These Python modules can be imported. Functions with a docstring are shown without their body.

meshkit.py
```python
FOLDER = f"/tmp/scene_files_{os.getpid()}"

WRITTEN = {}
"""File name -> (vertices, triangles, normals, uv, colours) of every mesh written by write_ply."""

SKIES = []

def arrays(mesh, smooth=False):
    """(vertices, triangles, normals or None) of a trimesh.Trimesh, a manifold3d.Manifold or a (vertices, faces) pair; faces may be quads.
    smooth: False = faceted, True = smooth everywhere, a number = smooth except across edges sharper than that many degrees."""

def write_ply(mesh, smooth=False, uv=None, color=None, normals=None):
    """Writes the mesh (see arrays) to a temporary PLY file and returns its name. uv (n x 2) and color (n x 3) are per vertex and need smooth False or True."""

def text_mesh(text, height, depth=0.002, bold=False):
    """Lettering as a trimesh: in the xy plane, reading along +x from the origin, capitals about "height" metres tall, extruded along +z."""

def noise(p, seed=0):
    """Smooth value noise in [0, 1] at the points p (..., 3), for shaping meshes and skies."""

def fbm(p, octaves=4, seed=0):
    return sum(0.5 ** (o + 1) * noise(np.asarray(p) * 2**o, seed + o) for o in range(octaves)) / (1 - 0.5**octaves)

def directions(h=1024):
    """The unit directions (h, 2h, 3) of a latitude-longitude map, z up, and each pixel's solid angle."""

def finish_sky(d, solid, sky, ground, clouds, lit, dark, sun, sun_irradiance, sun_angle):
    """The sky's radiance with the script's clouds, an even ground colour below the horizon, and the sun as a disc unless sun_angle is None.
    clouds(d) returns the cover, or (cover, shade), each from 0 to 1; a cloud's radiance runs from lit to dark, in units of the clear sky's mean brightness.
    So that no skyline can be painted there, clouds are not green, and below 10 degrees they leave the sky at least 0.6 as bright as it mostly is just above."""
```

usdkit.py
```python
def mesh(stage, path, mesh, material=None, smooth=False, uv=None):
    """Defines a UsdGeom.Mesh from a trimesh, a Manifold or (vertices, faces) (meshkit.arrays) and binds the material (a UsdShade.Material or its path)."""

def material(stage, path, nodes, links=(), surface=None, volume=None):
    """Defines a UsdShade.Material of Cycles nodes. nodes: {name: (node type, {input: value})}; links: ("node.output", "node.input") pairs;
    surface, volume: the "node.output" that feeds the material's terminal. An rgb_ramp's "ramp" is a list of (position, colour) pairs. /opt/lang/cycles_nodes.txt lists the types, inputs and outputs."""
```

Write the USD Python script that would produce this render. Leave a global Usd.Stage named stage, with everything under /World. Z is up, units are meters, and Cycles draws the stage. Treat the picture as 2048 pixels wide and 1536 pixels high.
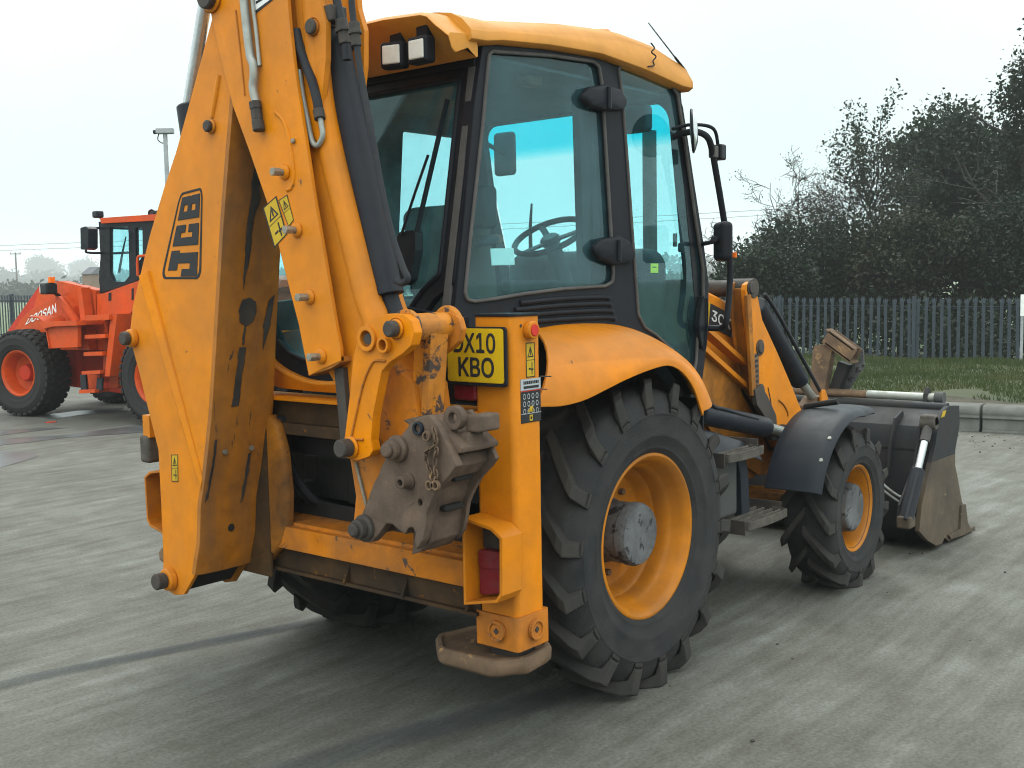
import math, random
import numpy as np
import trimesh, shapely
from shapely.geometry import Polygon, LineString, Point, box as sbox
from shapely.ops import unary_union
import usdkit, meshkit
from pxr import Usd, UsdGeom, UsdLux, UsdShade, Gf, Sdf, Vt

stage = Usd.Stage.CreateInMemory()
UsdGeom.SetStageUpAxis(stage, UsdGeom.Tokens.z)
UsdGeom.SetStageMetersPerUnit(stage, 1.0)
UsdGeom.Xform.Define(stage, '/World')
UsdGeom.Scope.Define(stage, '/World/Looks')
rng = np.random.default_rng(7)
random.seed(7)
PI = math.pi

# ---------------------------------------------------------------- camera
cam = UsdGeom.Camera.Define(stage, '/World/camera')
_y, _p, _r = map(math.radians, (39.75, 5.17, 1.08))
_f = np.array([math.cos(_y)*math.cos(_p), math.sin(_y)*math.cos(_p), -math.sin(_p)])
_rt = np.array([math.sin(_y), -math.cos(_y), 0.0]); _up = np.cross(_rt, _f)
_r2 = _rt*math.cos(_r)-_up*math.sin(_r); _u2 = _rt*math.sin(_r)+_up*math.cos(_r)
CAM = np.array([-4.22, -3.735, 1.858])
cam.AddTransformOp().Set(Gf.Matrix4d(*[float(v) for v in (*_r2, 0, *_u2, 0, *(-_f), 0, *CAM, 1)]))
cam.CreateHorizontalApertureAttr(36.0); cam.CreateVerticalApertureAttr(27.0)
cam.CreateFocalLengthAttr(2233.0/2048*36)
cam.CreateClippingRangeAttr(Gf.Vec2f(0.1, 3000))
cam.CreateExposureAttr(0.0)

# ---------------------------------------------------------------- sky (overcast) and a very soft sun
SUN = np.array([0.45, 0.35, 1.0]); SUN = SUN/np.linalg.norm(SUN)
dome = UsdLux.DomeLight.Define(stage, '/World/sky')
dome.GetPrim().SetCustomDataByKey('kind', 'structure')
sky_m = usdkit.material(stage, '/World/Looks/overcast_sky', {
    's': ('sky_texture', {'sky_type': 'single_scattering', 'sun_disc': False, 'sun_elevation': math.asin(SUN[2]), 'sun_rotation': math.atan2(SUN[0], SUN[1]), 'aerosol_density': 3.0}),
    'tc': ('texture_coordinate', {}),
    'n': ('noise_texture', {'scale': 1.6, 'detail': 5.0, 'roughness': 0.55}),
    'cr': ('rgb_ramp', {'ramp': [(0.3, (10.4, 12.2, 12.3)), (0.7, (13.2, 13.4, 13.0))]}),
    'sep': ('separate_xyz', {}), 
    'hr': ('rgb_ramp', {'ramp': [(0.0, (0.60, 0.73, 0.75)), (0.09, (0.69, 0.79, 0.80)), (0.28, (0.92, 0.94, 0.92)), (0.45, (1.15, 1.15, 1.13)), (1.0, (2.2, 2.2, 2.15))]}),
    'mh': ('mix_color', {'blend_type': 'multiply', 'fac': 1.0, 'use_clamp': False}),
    'mx': ('mix_color', {'fac': 0.93}),
    'bg': ('background_shader', {'strength': 0.1}),
}, [('tc.generated', 'n.vector'), ('n.fac', 'cr.fac'), ('tc.generated', 'sep.vector'), ('sep.z', 'hr.fac'), ('cr.color', 'mh.a'), ('hr.color', 'mh.b'),
    ('s.color', 'mx.a'), ('mh.result', 'mx.b'), ('mx.result', 'bg.color')], surface='bg.background')
UsdShade.MaterialBindingAPI.Apply(dome.GetPrim()).Bind(sky_m)
sun = UsdLux.DistantLight.Define(stage, '/World/sun')
sun.CreateIntensityAttr(0.38); sun.CreateAngleAttr(32.0); sun.CreateNormalizeAttr(True); sun.CreateColorAttr(Gf.Vec3f(1.0, 0.97, 0.92))
_z = SUN; _x = np.cross([0, 1, 0], _z); _x /= np.linalg.norm(_x); _yy = np.cross(_z, _x)
sun.AddTransformOp().Set(Gf.Matrix4d(*[float(v) for v in (*_x, 0, *_yy, 0, *_z, 0, 0, 0, 30, 1)]))

# ---------------------------------------------------------------- prim helpers
_names = {}
def path_for(parent, name):
    base = parent + '/' + name
    k = _names.get(base, -1) + 1; _names[base] = k
    return base if k == 0 else '%s_%03d' % (base, k)
_org = {'/World': np.zeros(3)}
def keys(prim, label=None, cat=None, group=None, kind=None):
    for k, v in (('label', label), ('category', cat), ('group', group), ('kind', kind)):
        if v: prim.SetCustomDataByKey(k, v)
def thing(name, label, cat, loc=(0, 0, 0), group=None, kind=None):
    p = path_for('/World', name); x = UsdGeom.Xform.Define(stage, p)
    x.AddTranslateOp().Set(Gf.Vec3d(*map(float, loc))); _org[p] = np.array(loc, float)
    keys(x.GetPrim(), label, cat, group, kind); return p
def sub(parent, name, label=None):
    p = path_for(parent, name); x = UsdGeom.Xform.Define(stage, p); _org[p] = _org[parent]
    keys(x.GetPrim(), label); return p
def part(parent, name, mesh, mat, label=None, smooth=32, kind=None):
    p = path_for(parent, name)
    v, f = (mesh.vertices, mesh.faces) if hasattr(mesh, 'faces') else mesh
    m = usdkit.mesh(stage, p, (np.asarray(v, float)-_org[parent], np.asarray(f)), mat, smooth)
    _org[p] = _org[parent]; keys(m.GetPrim(), label, kind=kind); return p
def solo(name, mesh, mat, label, cat, group=None, kind=None, smooth=32):
    p = part('/World', name, mesh, mat, None, smooth); keys(stage.GetPrimAtPath(p), label, cat, group, kind); return p

# ---------------------------------------------------------------- geometry helpers
A = lambda *a: np.array(a, float)
def cat(*ms):
    ms = [m for m in ms if m is not None]
    vs, fs, o = [], [], 0
    for m in ms:
        v, f = (m.vertices, m.faces) if hasattr(m, 'faces') else m
        vs.append(np.asarray(v, float)); fs.append(np.asarray(f)+o); o += len(v)
    return trimesh.Trimesh(np.vstack(vs), np.vstack(fs), process=False)
def tm(v, f): return trimesh.Trimesh(np.asarray(v, float), np.asarray(f), process=False)
def flip(m): return tm(m.vertices, m.faces[:, ::-1])
def extr(poly, axis, a, b, holes=()):
    """polygon in the plane across axis (yz, xz or xy), from a to b along the axis"""
    if a > b: a, b = b, a
    g = poly if hasattr(poly, 'geom_type') else Polygon(poly, holes)
    g = g.buffer(0); out = []
    for q in getattr(g, 'geoms', [g]):
        if q.area < 1e-7: continue
        m = trimesh.creation.extrude_polygon(q, b-a, engine='earcut'); u, v, w = m.vertices.T; w = w+a
        if axis == 'x': out.append(tm(np.stack([w, u, v], 1), m.faces))
        elif axis == 'y': out.append(tm(np.stack([u, w, v], 1), m.faces[:, ::-1]))
        else: out.append(tm(np.stack([u, v, w], 1), m.faces))
    return cat(*out)
def warp(m, fn): return tm(fn(m.vertices), m.faces)
def rnd(poly, r, n=6): return Polygon(poly).buffer(-r, quad_segs=n).buffer(r, quad_segs=n)
def bx(a, b):
    a, b = np.minimum(a, b), np.maximum(a, b)
    m = trimesh.creation.box(extents=b-a); m.apply_translation((a+b)/2); return tm(m.vertices, m.faces)
def frame_of(d):
    d = np.asarray(d, float)/np.linalg.norm(d); h = A(0, 0, 1) if abs(d[2]) < 0.9 else A(1, 0, 0)
    u = np.cross(h, d); u /= np.linalg.norm(u); return u, np.cross(d, u), d
def lathe(prof, p0, d, n=32):
    """prof: (radius, distance along d); not closed at ends unless the radius is 0"""
    u, v, w = frame_of(d); t = np.linspace(0, 2*PI, n, endpoint=False); V = []
    for r, h in prof: V.append(np.asarray(p0)+w*h+(np.cos(t)[:, None]*u+np.sin(t)[:, None]*v)*r)
    V = np.vstack(V); F = []
    for i in range(len(prof)-1):
        for j in range(n):
            a, b = i*n+j, i*n+(j+1) % n; F += [(a, b, b+n), (a, b+n, a+n)]
    return tm(V, F)
def cyl(p0, p1, r, r2=None, n=20, c=0.0):
    p0, p1 = np.asarray(p0, float), np.asarray(p1, float); L = np.linalg.norm(p1-p0); r2 = r if r2 is None else r2
    pr = [(0, 0), (r-c, 0), (r, c), (r2, L-c), (r2-c, L), (0, L)] if c else [(0, 0), (r, 0), (r2, L), (0, L)]
    return lathe(pr, p0, p1-p0, n)
def ring(p0, d, ro, ri, h, n=28): return lathe([(ri, 0), (ro, 0), (ro, h), (ri, h), (ri, 0)], p0, d, n)
def spl(pts, k=6):
    P = np.asarray(pts, float); Q = np.vstack([2*P[0]-P[1], P, 2*P[-1]-P[-2]]); out = []
    for i in range(1, len(Q)-2):
        for t in np.linspace(0, 1, k, endpoint=False):
            a, b, c, d = Q[i-1:i+3]
            out.append(0.5*((2*b)+(-a+c)*t+(2*a-5*b+4*c-d)*t*t+(-a+3*b-3*c+d)*t**3))
    out.append(P[-1]); return np.array(out)
def tube(pts, r, n=10, caps=True, closed=False):
    P = np.asarray(pts, float); N = len(P); r = np.broadcast_to(np.asarray(r, float), (N,))
    T = np.roll(P, -1, 0)-np.roll(P, 1, 0) if closed else np.gradient(P, axis=0)
    T /= np.maximum(np.linalg.norm(T, axis=1, keepdims=True), 1e-9)
    u = frame_of(T[0])[0]; V = []; t = np.linspace(0, 2*PI, n, endpoint=False)
    for i in range(N):
        u = u-T[i]*(u@T[i]); u /= np.linalg.norm(u); v = np.cross(T[i], u)
        V.append(P[i]+(np.cos(t)[:, None]*u+np.sin(t)[:, None]*v)*r[i])
    F = []
    for i in range(N if closed else N-1):
        for j in range(n):
            a, b = i*n+j, i*n+(j+1) % n; c, d = ((i+1) % N)*n+(j+1) % n, ((i+1) % N)*n+j; F += [(a, b, c), (a, c, d)]
    V = np.vstack(V)
    if caps and not closed:
        V = np.vstack([V, P[0], P[-1]]); k = N*n
        for j in range(n): F += [(k, (j+1) % n, j), (k+1, (N-1)*n+j, (N-1)*n+(j+1) % n)]
    return tm(V, F)
def loft(rings, caps=True):
    R = np.asarray(rings, float); m, n = R.shape[:2]; V = R.reshape(-1, 3); F = []
    for i in range(m-1):
        for j in range(n):
            a, b = i*n+j, i*n+(j+1) % n; F += [(a, b, b+n), (a, b+n, a+n)]
    if caps:
        V = np.vstack([V, R[0].mean(0), R[-1].mean(0)]); k = m*n
        for j in range(n): F += [(k, (j+1) % n, j), (k+1, (m-1)*n+j, (m-1)*n+(j+1) % n)]
    M = trimesh.Trimesh(V, F, process=False)
    if M.volume < 0: M = flip(M)
    return M
def shell(G, t):
    """a grid of points (m, n, 3) made into a sheet of thickness t"""
    G = np.asarray(G, float); m, n = G.shape[:2]
    du = np.gradient(G, axis=0); dv = np.gradient(G, axis=1); nn = np.cross(du, dv); nn /= np.maximum(np.linalg.norm(nn, axis=2, keepdims=True), 1e-9)
    V = np.vstack([G.reshape(-1, 3), (G-nn*t).reshape(-1, 3)]); F = []; k = m*n
    for i in range(m-1):
        for j in range(n-1):
            a = i*n+j; F += [(a, a+n, a+n+1), (a, a+n+1, a+1), (k+a, k+a+n+1, k+a+n), (k+a, k+a+1, k+a+n+1)]
    edge = [i*n for i in range(m)]+[(m-1)*n+j for j in range(1, n)]+[i*n+n-1 for i in range(m-2, -1, -1)]+[j for j in range(n-2, 0, -1)]
    for a, b in zip(edge, edge[1:]+edge[:1]): F += [(a, k+a, k+b), (a, k+b, b)]
    return tm(V, np.array(F))
def hull(pts): h = trimesh.convex.convex_hull(np.asarray(pts, float)); return tm(h.vertices, h.faces)
def rbox(c, half, r, R=np.eye(3), n=3):
    """a box with rounded edges"""
    c, half = np.asarray(c, float), np.asarray(half, float); s = trimesh.creation.icosphere(subdivisions=2).vertices*r; P = []
    for sx in (-1, 1):
        for sy in (-1, 1):
            for sz in (-1, 1): P.append(s+(half-r)*A(sx, sy, sz))
    h = hull(np.vstack(P)); return tm(h.vertices @ np.asarray(R).T + c, h.faces)
def obar(p0, p1, w, h, up=(0, 0, 1)):
    """a rectangular bar from p0 to p1, w wide, h high"""
    p0, p1 = np.asarray(p0, float), np.asarray(p1, float); d = p1-p0; d /= np.linalg.norm(d)
    s = np.cross(d, up); s /= np.linalg.norm(s); u = np.cross(s, d)
    q = [s*w/2*a+u*h/2*b for a, b in ((-1, -1), (1, -1), (1, 1), (-1, 1))]
    return loft([[p0+k for k in q], [p1+k for k in q]])
def decal(g, quad, t=0.0012):
    """a flat shape drawn in the unit square (or text mesh), laid on the quad bl, br, tr, tl (3-D points), standing t proud"""
    bl, br, tr, tl = [np.asarray(q, float) for q in quad]
    if hasattr(g, 'geom_type'):
        gs = [q for q in getattr(g, 'geoms', [g]) if q.area > 1e-6]
        m = cat(*[trimesh.creation.extrude_polygon(q, 1.0, engine='earcut') for q in gs])
    else: m = g
    u, v, w = np.asarray(m.vertices).T[:, :, None]; n = np.cross(br-bl, tl-bl); n /= np.linalg.norm(n)
    P = bl*(1-u)*(1-v)+br*u*(1-v)+tr*u*v+tl*(1-u)*v + n*(w*t)
    return tm(P, m.faces)
def text(s, bold=True):
    m = meshkit.text_mesh(s, 1.0, 1.0, bold); v = np.array(m.vertices); lo, hi = v.min(0), v.max(0); v = (v-lo)/(hi-lo); return tm(v, m.faces)
def inset(quad, u0, v0, u1, v1):
    bl, br, tr, tl = [np.asarray(q, float) for q in quad]; f = lambda u, v: bl*(1-u)*(1-v)+br*u*(1-v)+tr*u*v+tl*(1-u)*v
    return [f(u0, v0), f(u1, v0), f(u1, v1), f(u0, v1)]
def X3(pts, x): return [A(x, a, b) for a, b in pts]
def Y3(pts, y): return [A(a, y, b) for a, b in pts]
def bolt(p, d, r, h, n=6): return cat(cyl(p, np.asarray(p)+np.asarray(d, float)*h, r, n=n), cyl(p, np.asarray(p)+np.asarray(d, float)*h*0.35, r*1.5, n=14))

# ---------------------------------------------------------------- materials
MATS = {}
def mat(name, nodes, links, surface='p.BSDF'):
    m = usdkit.material(stage, '/World/Looks/'+name, nodes, links, surface=surface); MATS[name] = m; return m
def paint(name, col, dirt, amt=0.5, rough=0.4, bev=0.006, var=0.12, chips=None, chip_at=0.7, scale=2.2, stretch=(1, 1, 1), spec=0.22, bump=0.15, metal=0.0):
    c = np.array(col, float)
    nodes = {'g': ('geometry', {}), 'mp': ('mapping', {'mapping_type': 'point', 'scale': stretch}),
        'n1': ('noise_texture', {'scale': scale, 'detail': 8.0, 'roughness': 0.62, 'distortion': 0.3}),
        'r1': ('rgb_ramp', {'ramp': [(0.36, (0, 0, 0)), (0.75, (amt, amt, amt))]}),
        'n2': ('noise_texture', {'scale': 11.0, 'detail': 6.0, 'roughness': 0.6}),
        'r2': ('rgb_ramp', {'ramp': [(0.3, tuple(c*(1-var))), (0.7, tuple(np.minimum(c*(1+var*0.7), 0.95)))]}),
        'm1': ('mix_color', {'b': dirt}),
        'n3': ('noise_texture', {'scale': 170.0, 'detail': 3.0}),
        'bp': ('bump', {'strength': bump, 'distance': 0.004}),
        'bv': ('bevel', {'samples': 4, 'radius': bev}),
        'rr': ('rgb_ramp', {'ramp': [(0.3, (rough*0.8,)*3), (0.75, (min(1, rough*1.6),)*3)]}),
        'p': ('principled_bsdf', {'specular_ior_level': spec, 'metallic': metal})}
    links = [('g.position', 'mp.vector'), ('mp.vector', 'n1.vector'), ('n1.fac', 'r1.fac'), ('g.position', 'n2.vector'), ('n2.fac', 'r2.fac'), ('r2.color', 'm1.a'), ('r1.color', 'm1.fac'),
             ('g.position', 'n3.vector'), ('n3.fac', 'bp.height'), ('bv.bevel', 'bp.normal'), ('bp.normal', 'p.normal'), ('n1.fac', 'rr.fac'), ('rr.color', 'p.roughness')]
    last = 'm1.result'
    if chips is not None:
        nodes['mc'] = ('mapping', {'mapping_type': 'point', 'scale': stretch})
        nodes['n4'] = ('noise_texture', {'scale': 14.0, 'detail': 7.0, 'roughness': 0.7, 'distortion': 0.6})
        nodes['r4'] = ('rgb_ramp', {'ramp': [(chip_at-0.03, (0, 0, 0)), (chip_at+0.02, (1, 1, 1))]})
        nodes['m2'] = ('mix_color', {'b': chips})
        links += [('g.position', 'mc.vector'), ('mc.vector', 'n4.vector'), ('n4.fac', 'r4.fac'), ('r4.color', 'm2.fac'), (last, 'm2.a')]; last = 'm2.result'
    links.append((last, 'p.base_color'))
    return mat(name, nodes, links)

YEL = (0.62, 0.190, 0.0)
paint('yellow_paint', YEL, (0.30, 0.125, 0.03), 0.62, 0.36, chips=(0.11, 0.06, 0.03), chip_at=0.70)
paint('yellow_roof', (0.55, 0.22, 0.022), (0.34, 0.18, 0.05), 0.5, 0.45)
paint('yellow_worn', (0.40, 0.135, 0.008), (0.17, 0.085, 0.04), 0.9, 0.5, chips=(0.06, 0.04, 0.03), chip_at=0.655, stretch=(2.0, 2.0, 0.20), scale=3.0, var=0.3)
paint('yellow_chipped', (0.55, 0.165, 0.003), (0.18, 0.085, 0.035), 0.75, 0.45, chips=(0.07, 0.05, 0.04), chip_at=0.635, var=0.2, scale=4)
paint('yellow_heavy', (0.55, 0.19, 0.012), (0.14, 0.075, 0.045), 0.9, 0.5, chips=(0.055, 0.04, 0.035), chip_at=0.55, var=0.25, scale=5)
paint('frame_dark', (0.07, 0.035, 0.012), (0.018, 0.015, 0.013), 0.95, 0.6, chips=(0.20, 0.075, 0.006), chip_at=0.66, var=0.3, scale=4)
paint('yellow_grimy', (0.40, 0.14, 0.008), (0.03, 0.022, 0.016), 0.95, 0.5, chips=(0.04, 0.03, 0.025), chip_at=0.66, var=0.25, scale=3.2)
paint('rim_yellow', (0.55, 0.182, 0.004), (0.22, 0.095, 0.03), 0.75, 0.34, scale=3.5, bev=0.01)
paint('black_plastic', (0.007, 0.008, 0.012), (0.024, 0.023, 0.024), 0.35, 0.45, spec=0.16, bev=0.008, scale=4)
paint('black_gloss', (0.006, 0.007, 0.010), (0.026, 0.026, 0.026), 0.3, 0.3, spec=0.2, bev=0.005, scale=6)
paint('cylinder_black', (0.011, 0.013, 0.019), (0.036, 0.034, 0.034), 0.35, 0.42, scale=9, chips=(0.3, 0.3, 0.3), chip_at=0.78)
paint('slate_plastic', (0.012, 0.015, 0.021), (0.032, 0.033, 0.035), 0.35, 0.42, bev=0.01, scale=4)
paint('bucket_black', (0.010, 0.012, 0.016), (0.038, 0.033, 0.027), 0.7, 0.5, scale=2.6, chips=(0.30, 0.25, 0.15), chip_at=0.73)
paint('bucket_worn', (0.092, 0.066, 0.043), (0.036, 0.032, 0.030), 0.8, 0.55, scale=3.0, chips=(0.33, 0.26, 0.13), chip_at=0.70)
paint('mud_steel', (0.125, 0.083, 0.060), (0.050, 0.036, 0.029), 0.8, 0.65, scale=7, bev=0.012, var=0.3, chips=(0.22, 0.19, 0.17), chip_at=0.73, bump=0.5)
paint('dark_steel', (0.035, 0.031, 0.030), (0.09, 0.07, 0.055), 0.7, 0.5, scale=8, bump=0.3)
paint('grey_mud', (0.07, 0.07, 0.073), (0.17, 0.175, 0.18), 0.9, 0.7, scale=7, chips=(0.03, 0.028, 0.03), chip_at=0.58, bump=0.7, var=0.3)
paint('underbody', (0.011, 0.010, 0.010), (0.03, 0.027, 0.025), 0.8, 0.6, scale=5)
paint('rust_steel', (0.17, 0.105, 0.062), (0.06, 0.045, 0.04), 0.7, 0.6, scale=6, var=0.3, chips=(0.28, 0.17, 0.08), chip_at=0.63)
paint('zinc', (0.34, 0.36, 0.34), (0.25, 0.22, 0.17), 0.6, 0.42, scale=14, metal=0.55)
paint('chrome', (0.62, 0.64, 0.66), (0.4, 0.4, 0.4), 0.3, 0.2, metal=0.9, scale=20, bump=0.05)
paint('bolt_steel', (0.30, 0.27, 0.22), (0.12, 0.09, 0.06), 0.7, 0.45, scale=30, metal=0.6)
paint('rubber_tyre', (0.010, 0.0105, 0.012), (0.042, 0.040, 0.038), 0.85, 0.68, scale=7, bev=0.012, spec=0.3, var=0.4, bump=0.7)
paint('rubber_tread', (0.015, 0.014, 0.0135), (0.046, 0.040, 0.034), 0.9, 0.75, scale=6, bev=0.012, spec=0.3, var=0.25, bump=0.45)
paint('rubber_hose', (0.014, 0.016, 0.022), (0.06, 0.055, 0.05), 0.4, 0.5, scale=15)
paint('steel_step', (0.095, 0.083, 0.072), (0.045, 0.04, 0.035), 0.8, 0.6, scale=14, metal=0.2)
paint('grey_box', (0.055, 0.058, 0.058), (0.09, 0.085, 0.075), 0.7, 0.6, scale=5)
paint('interior_dark', (0.024, 0.029, 0.033), (0.04, 0.042, 0.045), 0.4, 0.7, scale=6)
paint('headliner', (0.085, 0.10, 0.108), (0.07, 0.08, 0.085), 0.4, 0.9, scale=3)
paint('seat_fabric', (0.055, 0.052, 0.042), (0.03, 0.03, 0.028), 0.5, 0.9, scale=12)
paint('seal_grey', (0.085, 0.078, 0.074), (0.04, 0.04, 0.04), 0.5, 0.6, scale=10, bev=0.004)
paint('orange_paint', (0.58, 0.066, 0.005), (0.27, 0.06, 0.025), 0.55, 0.34, bev=0.012, scale=2)
paint('orange_deep', (0.50, 0.035, 0.012), (0.20, 0.03, 0.02), 0.4, 0.4, bev=0.012, scale=2)
paint('loader_tyre', (0.012, 0.0115, 0.0115), (0.032, 0.029, 0.027), 0.7, 0.72, scale=4, spec=0.3, bump=0.3, bev=0.02)
paint('white_paint', (0.80, 0.80, 0.78), (0.6, 0.6, 0.58), 0.3, 0.5)
paint('decal_black', (0.016, 0.016, 0.018), (0.05, 0.05, 0.05), 0.25, 0.45, bump=0.0)
paint('decal_yellow', (0.48, 0.31, 0.015), (0.27, 0.19, 0.03), 0.4, 0.5, bump=0.0)
paint('decal_white', (0.72, 0.73, 0.72), (0.4, 0.4, 0.4), 0.3, 0.5, bump=0.0)
paint('decal_grey', (0.36, 0.38, 0.40), (0.2, 0.2, 0.2), 0.3, 0.5, bump=0.0)
paint('decal_red', (0.55, 0.03, 0.02), (0.2, 0.02, 0.02), 0.3, 0.5, bump=0.0)
paint('plate_yellow', (0.56, 0.35, 0.006), (0.34, 0.22, 0.02), 0.35, 0.35, bump=0.05)
paint('paper_card', (0.62, 0.72, 0.70), (0.5, 0.6, 0.6), 0.2, 0.7)
paint('hiviz_yellow', (0.60, 0.65, 0.03), (0.3, 0.35, 0.03), 0.3, 0.6)
paint('red_lens', (0.17, 0.008, 0.014), (0.10, 0.05, 0.05), 0.4, 0.25, scale=16)
paint('amber_lens', (0.85, 0.16, 0.01), (0.5, 0.12, 0.02), 0.3, 0.25)
paint('lamp_lens', (0.62, 0.60, 0.55), (0.36, 0.34, 0.30), 0.5, 0.2, scale=22)
paint('mirror_glass', (0.62, 0.66, 0.68), (0.45, 0.48, 0.5), 0.3, 0.12, metal=0.85, bump=0.02)
paint('fence_steel', (0.045, 0.058, 0.070), (0.025, 0.031, 0.037), 0.6, 0.5, scale=5, metal=0.35, bev=0.004)
paint('concrete_block', (0.145, 0.145, 0.133), (0.075, 0.073, 0.063), 0.7, 0.85, scale=3.2, var=0.14, bump=0.5, bev=0.015)
paint('soil', (0.075, 0.062, 0.048), (0.035, 0.04, 0.02), 0.9, 0.95, scale=4, var=0.35, bump=0.8)
paint('pole_steel', (0.33, 0.35, 0.36), (0.2, 0.2, 0.2), 0.4, 0.5, scale=6, metal=0.3)
paint('pole_wood', (0.10, 0.085, 0.07), (0.06, 0.05, 0.045), 0.5, 0.9, scale=6)
paint('bark', (0.052, 0.046, 0.040), (0.03, 0.035, 0.025), 0.7, 0.95, scale=7, bump=0.6)
paint('stone_chip', (0.06, 0.055, 0.05), (0.03, 0.03, 0.03), 0.6, 0.9, scale=30)
paint('red_scrap', (0.6, 0.06, 0.03), (0.3, 0.05, 0.03), 0.5, 0.7)
paint('house_wall', (0.20, 0.13, 0.09), (0.13, 0.09, 0.07), 0.5, 0.9)
paint('house_roof', (0.13, 0.13, 0.15), (0.09, 0.09, 0.1), 0.5, 0.9)
def glass(name, tint, ior=1.5, film=0.05, film_col=(0.35, 0.45, 0.45)):
    mat(name, {'g': ('geometry', {}), 'n': ('noise_texture', {'scale': 3.0, 'detail': 7.0, 'roughness': 0.65}),
        'r': ('rgb_ramp', {'ramp': [(0.35, (film*0.25,)*3), (0.8, (film*2.2,)*3)]}),
        't': ('transparent_bsdf', {'color': tint}), 'gl': ('glossy_bsdf', {'color': (0.72, 0.95, 1.0), 'roughness': 0.02}), 'd': ('diffuse_bsdf', {'color': film_col}),
        'f': ('fresnel', {'IOR': ior}), 'nb': ('math', {'math_type': 'subtract', 'value1': 1.0}), 'ff': ('math', {'math_type': 'multiply'}), 'm0': ('mix_closure', {}), 'm': ('mix_closure', {})},
        [('g.position', 'n.vector'), ('n.fac', 'r.fac'), ('r.color', 'm0.fac'), ('t.BSDF', 'm0.closure1'), ('d.BSDF', 'm0.closure2'),
         ('g.backfacing', 'nb.value2'), ('f.fac', 'ff.value1'), ('nb.value', 'ff.value2'), ('ff.value', 'm.fac'), ('m0.closure', 'm.closure1'), ('gl.BSDF', 'm.closure2')], surface='m.closure')
glass('cab_glass', (0.80, 0.955, 0.97), film=0.022, film_col=(0.22, 0.42, 0.48))
mat('windscreen_glass', {'g': ('geometry', {}), 's': ('separate_xyz', {}), 'r': ('map_range', {'from_min': 2.555, 'from_max': 2.625, 'clamp': True}), 'c': ('mix_color', {'a': (0.79, 0.955, 0.965), 'b': (0.13, 0.82, 0.90)}),
    't': ('transparent_bsdf', {}), 'gl': ('glossy_bsdf', {'color': (0.9, 0.95, 0.95), 'roughness': 0.02}), 'f': ('fresnel', {'IOR': 1.42}), 'nb': ('math', {'math_type': 'subtract', 'value1': 1.0}), 'ff': ('math', {'math_type': 'multiply'}), 'm': ('mix_closure', {})},
    [('g.position', 's.vector'), ('s.z', 'r.value'), ('r.result', 'c.fac'), ('c.result', 't.color'), ('g.backfacing', 'nb.value2'), ('f.fac', 'ff.value1'), ('nb.value', 'ff.value2'), ('ff.value', 'm.fac'), ('t.BSDF', 'm.closure1'), ('gl.BSDF', 'm.closure2')], surface='m.closure')
glass('rear_glass', (0.80, 0.955, 0.97), film=0.075, film_col=(0.16, 0.34, 0.38))
glass('lamp_cover', (0.9, 0.9, 0.88))
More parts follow.
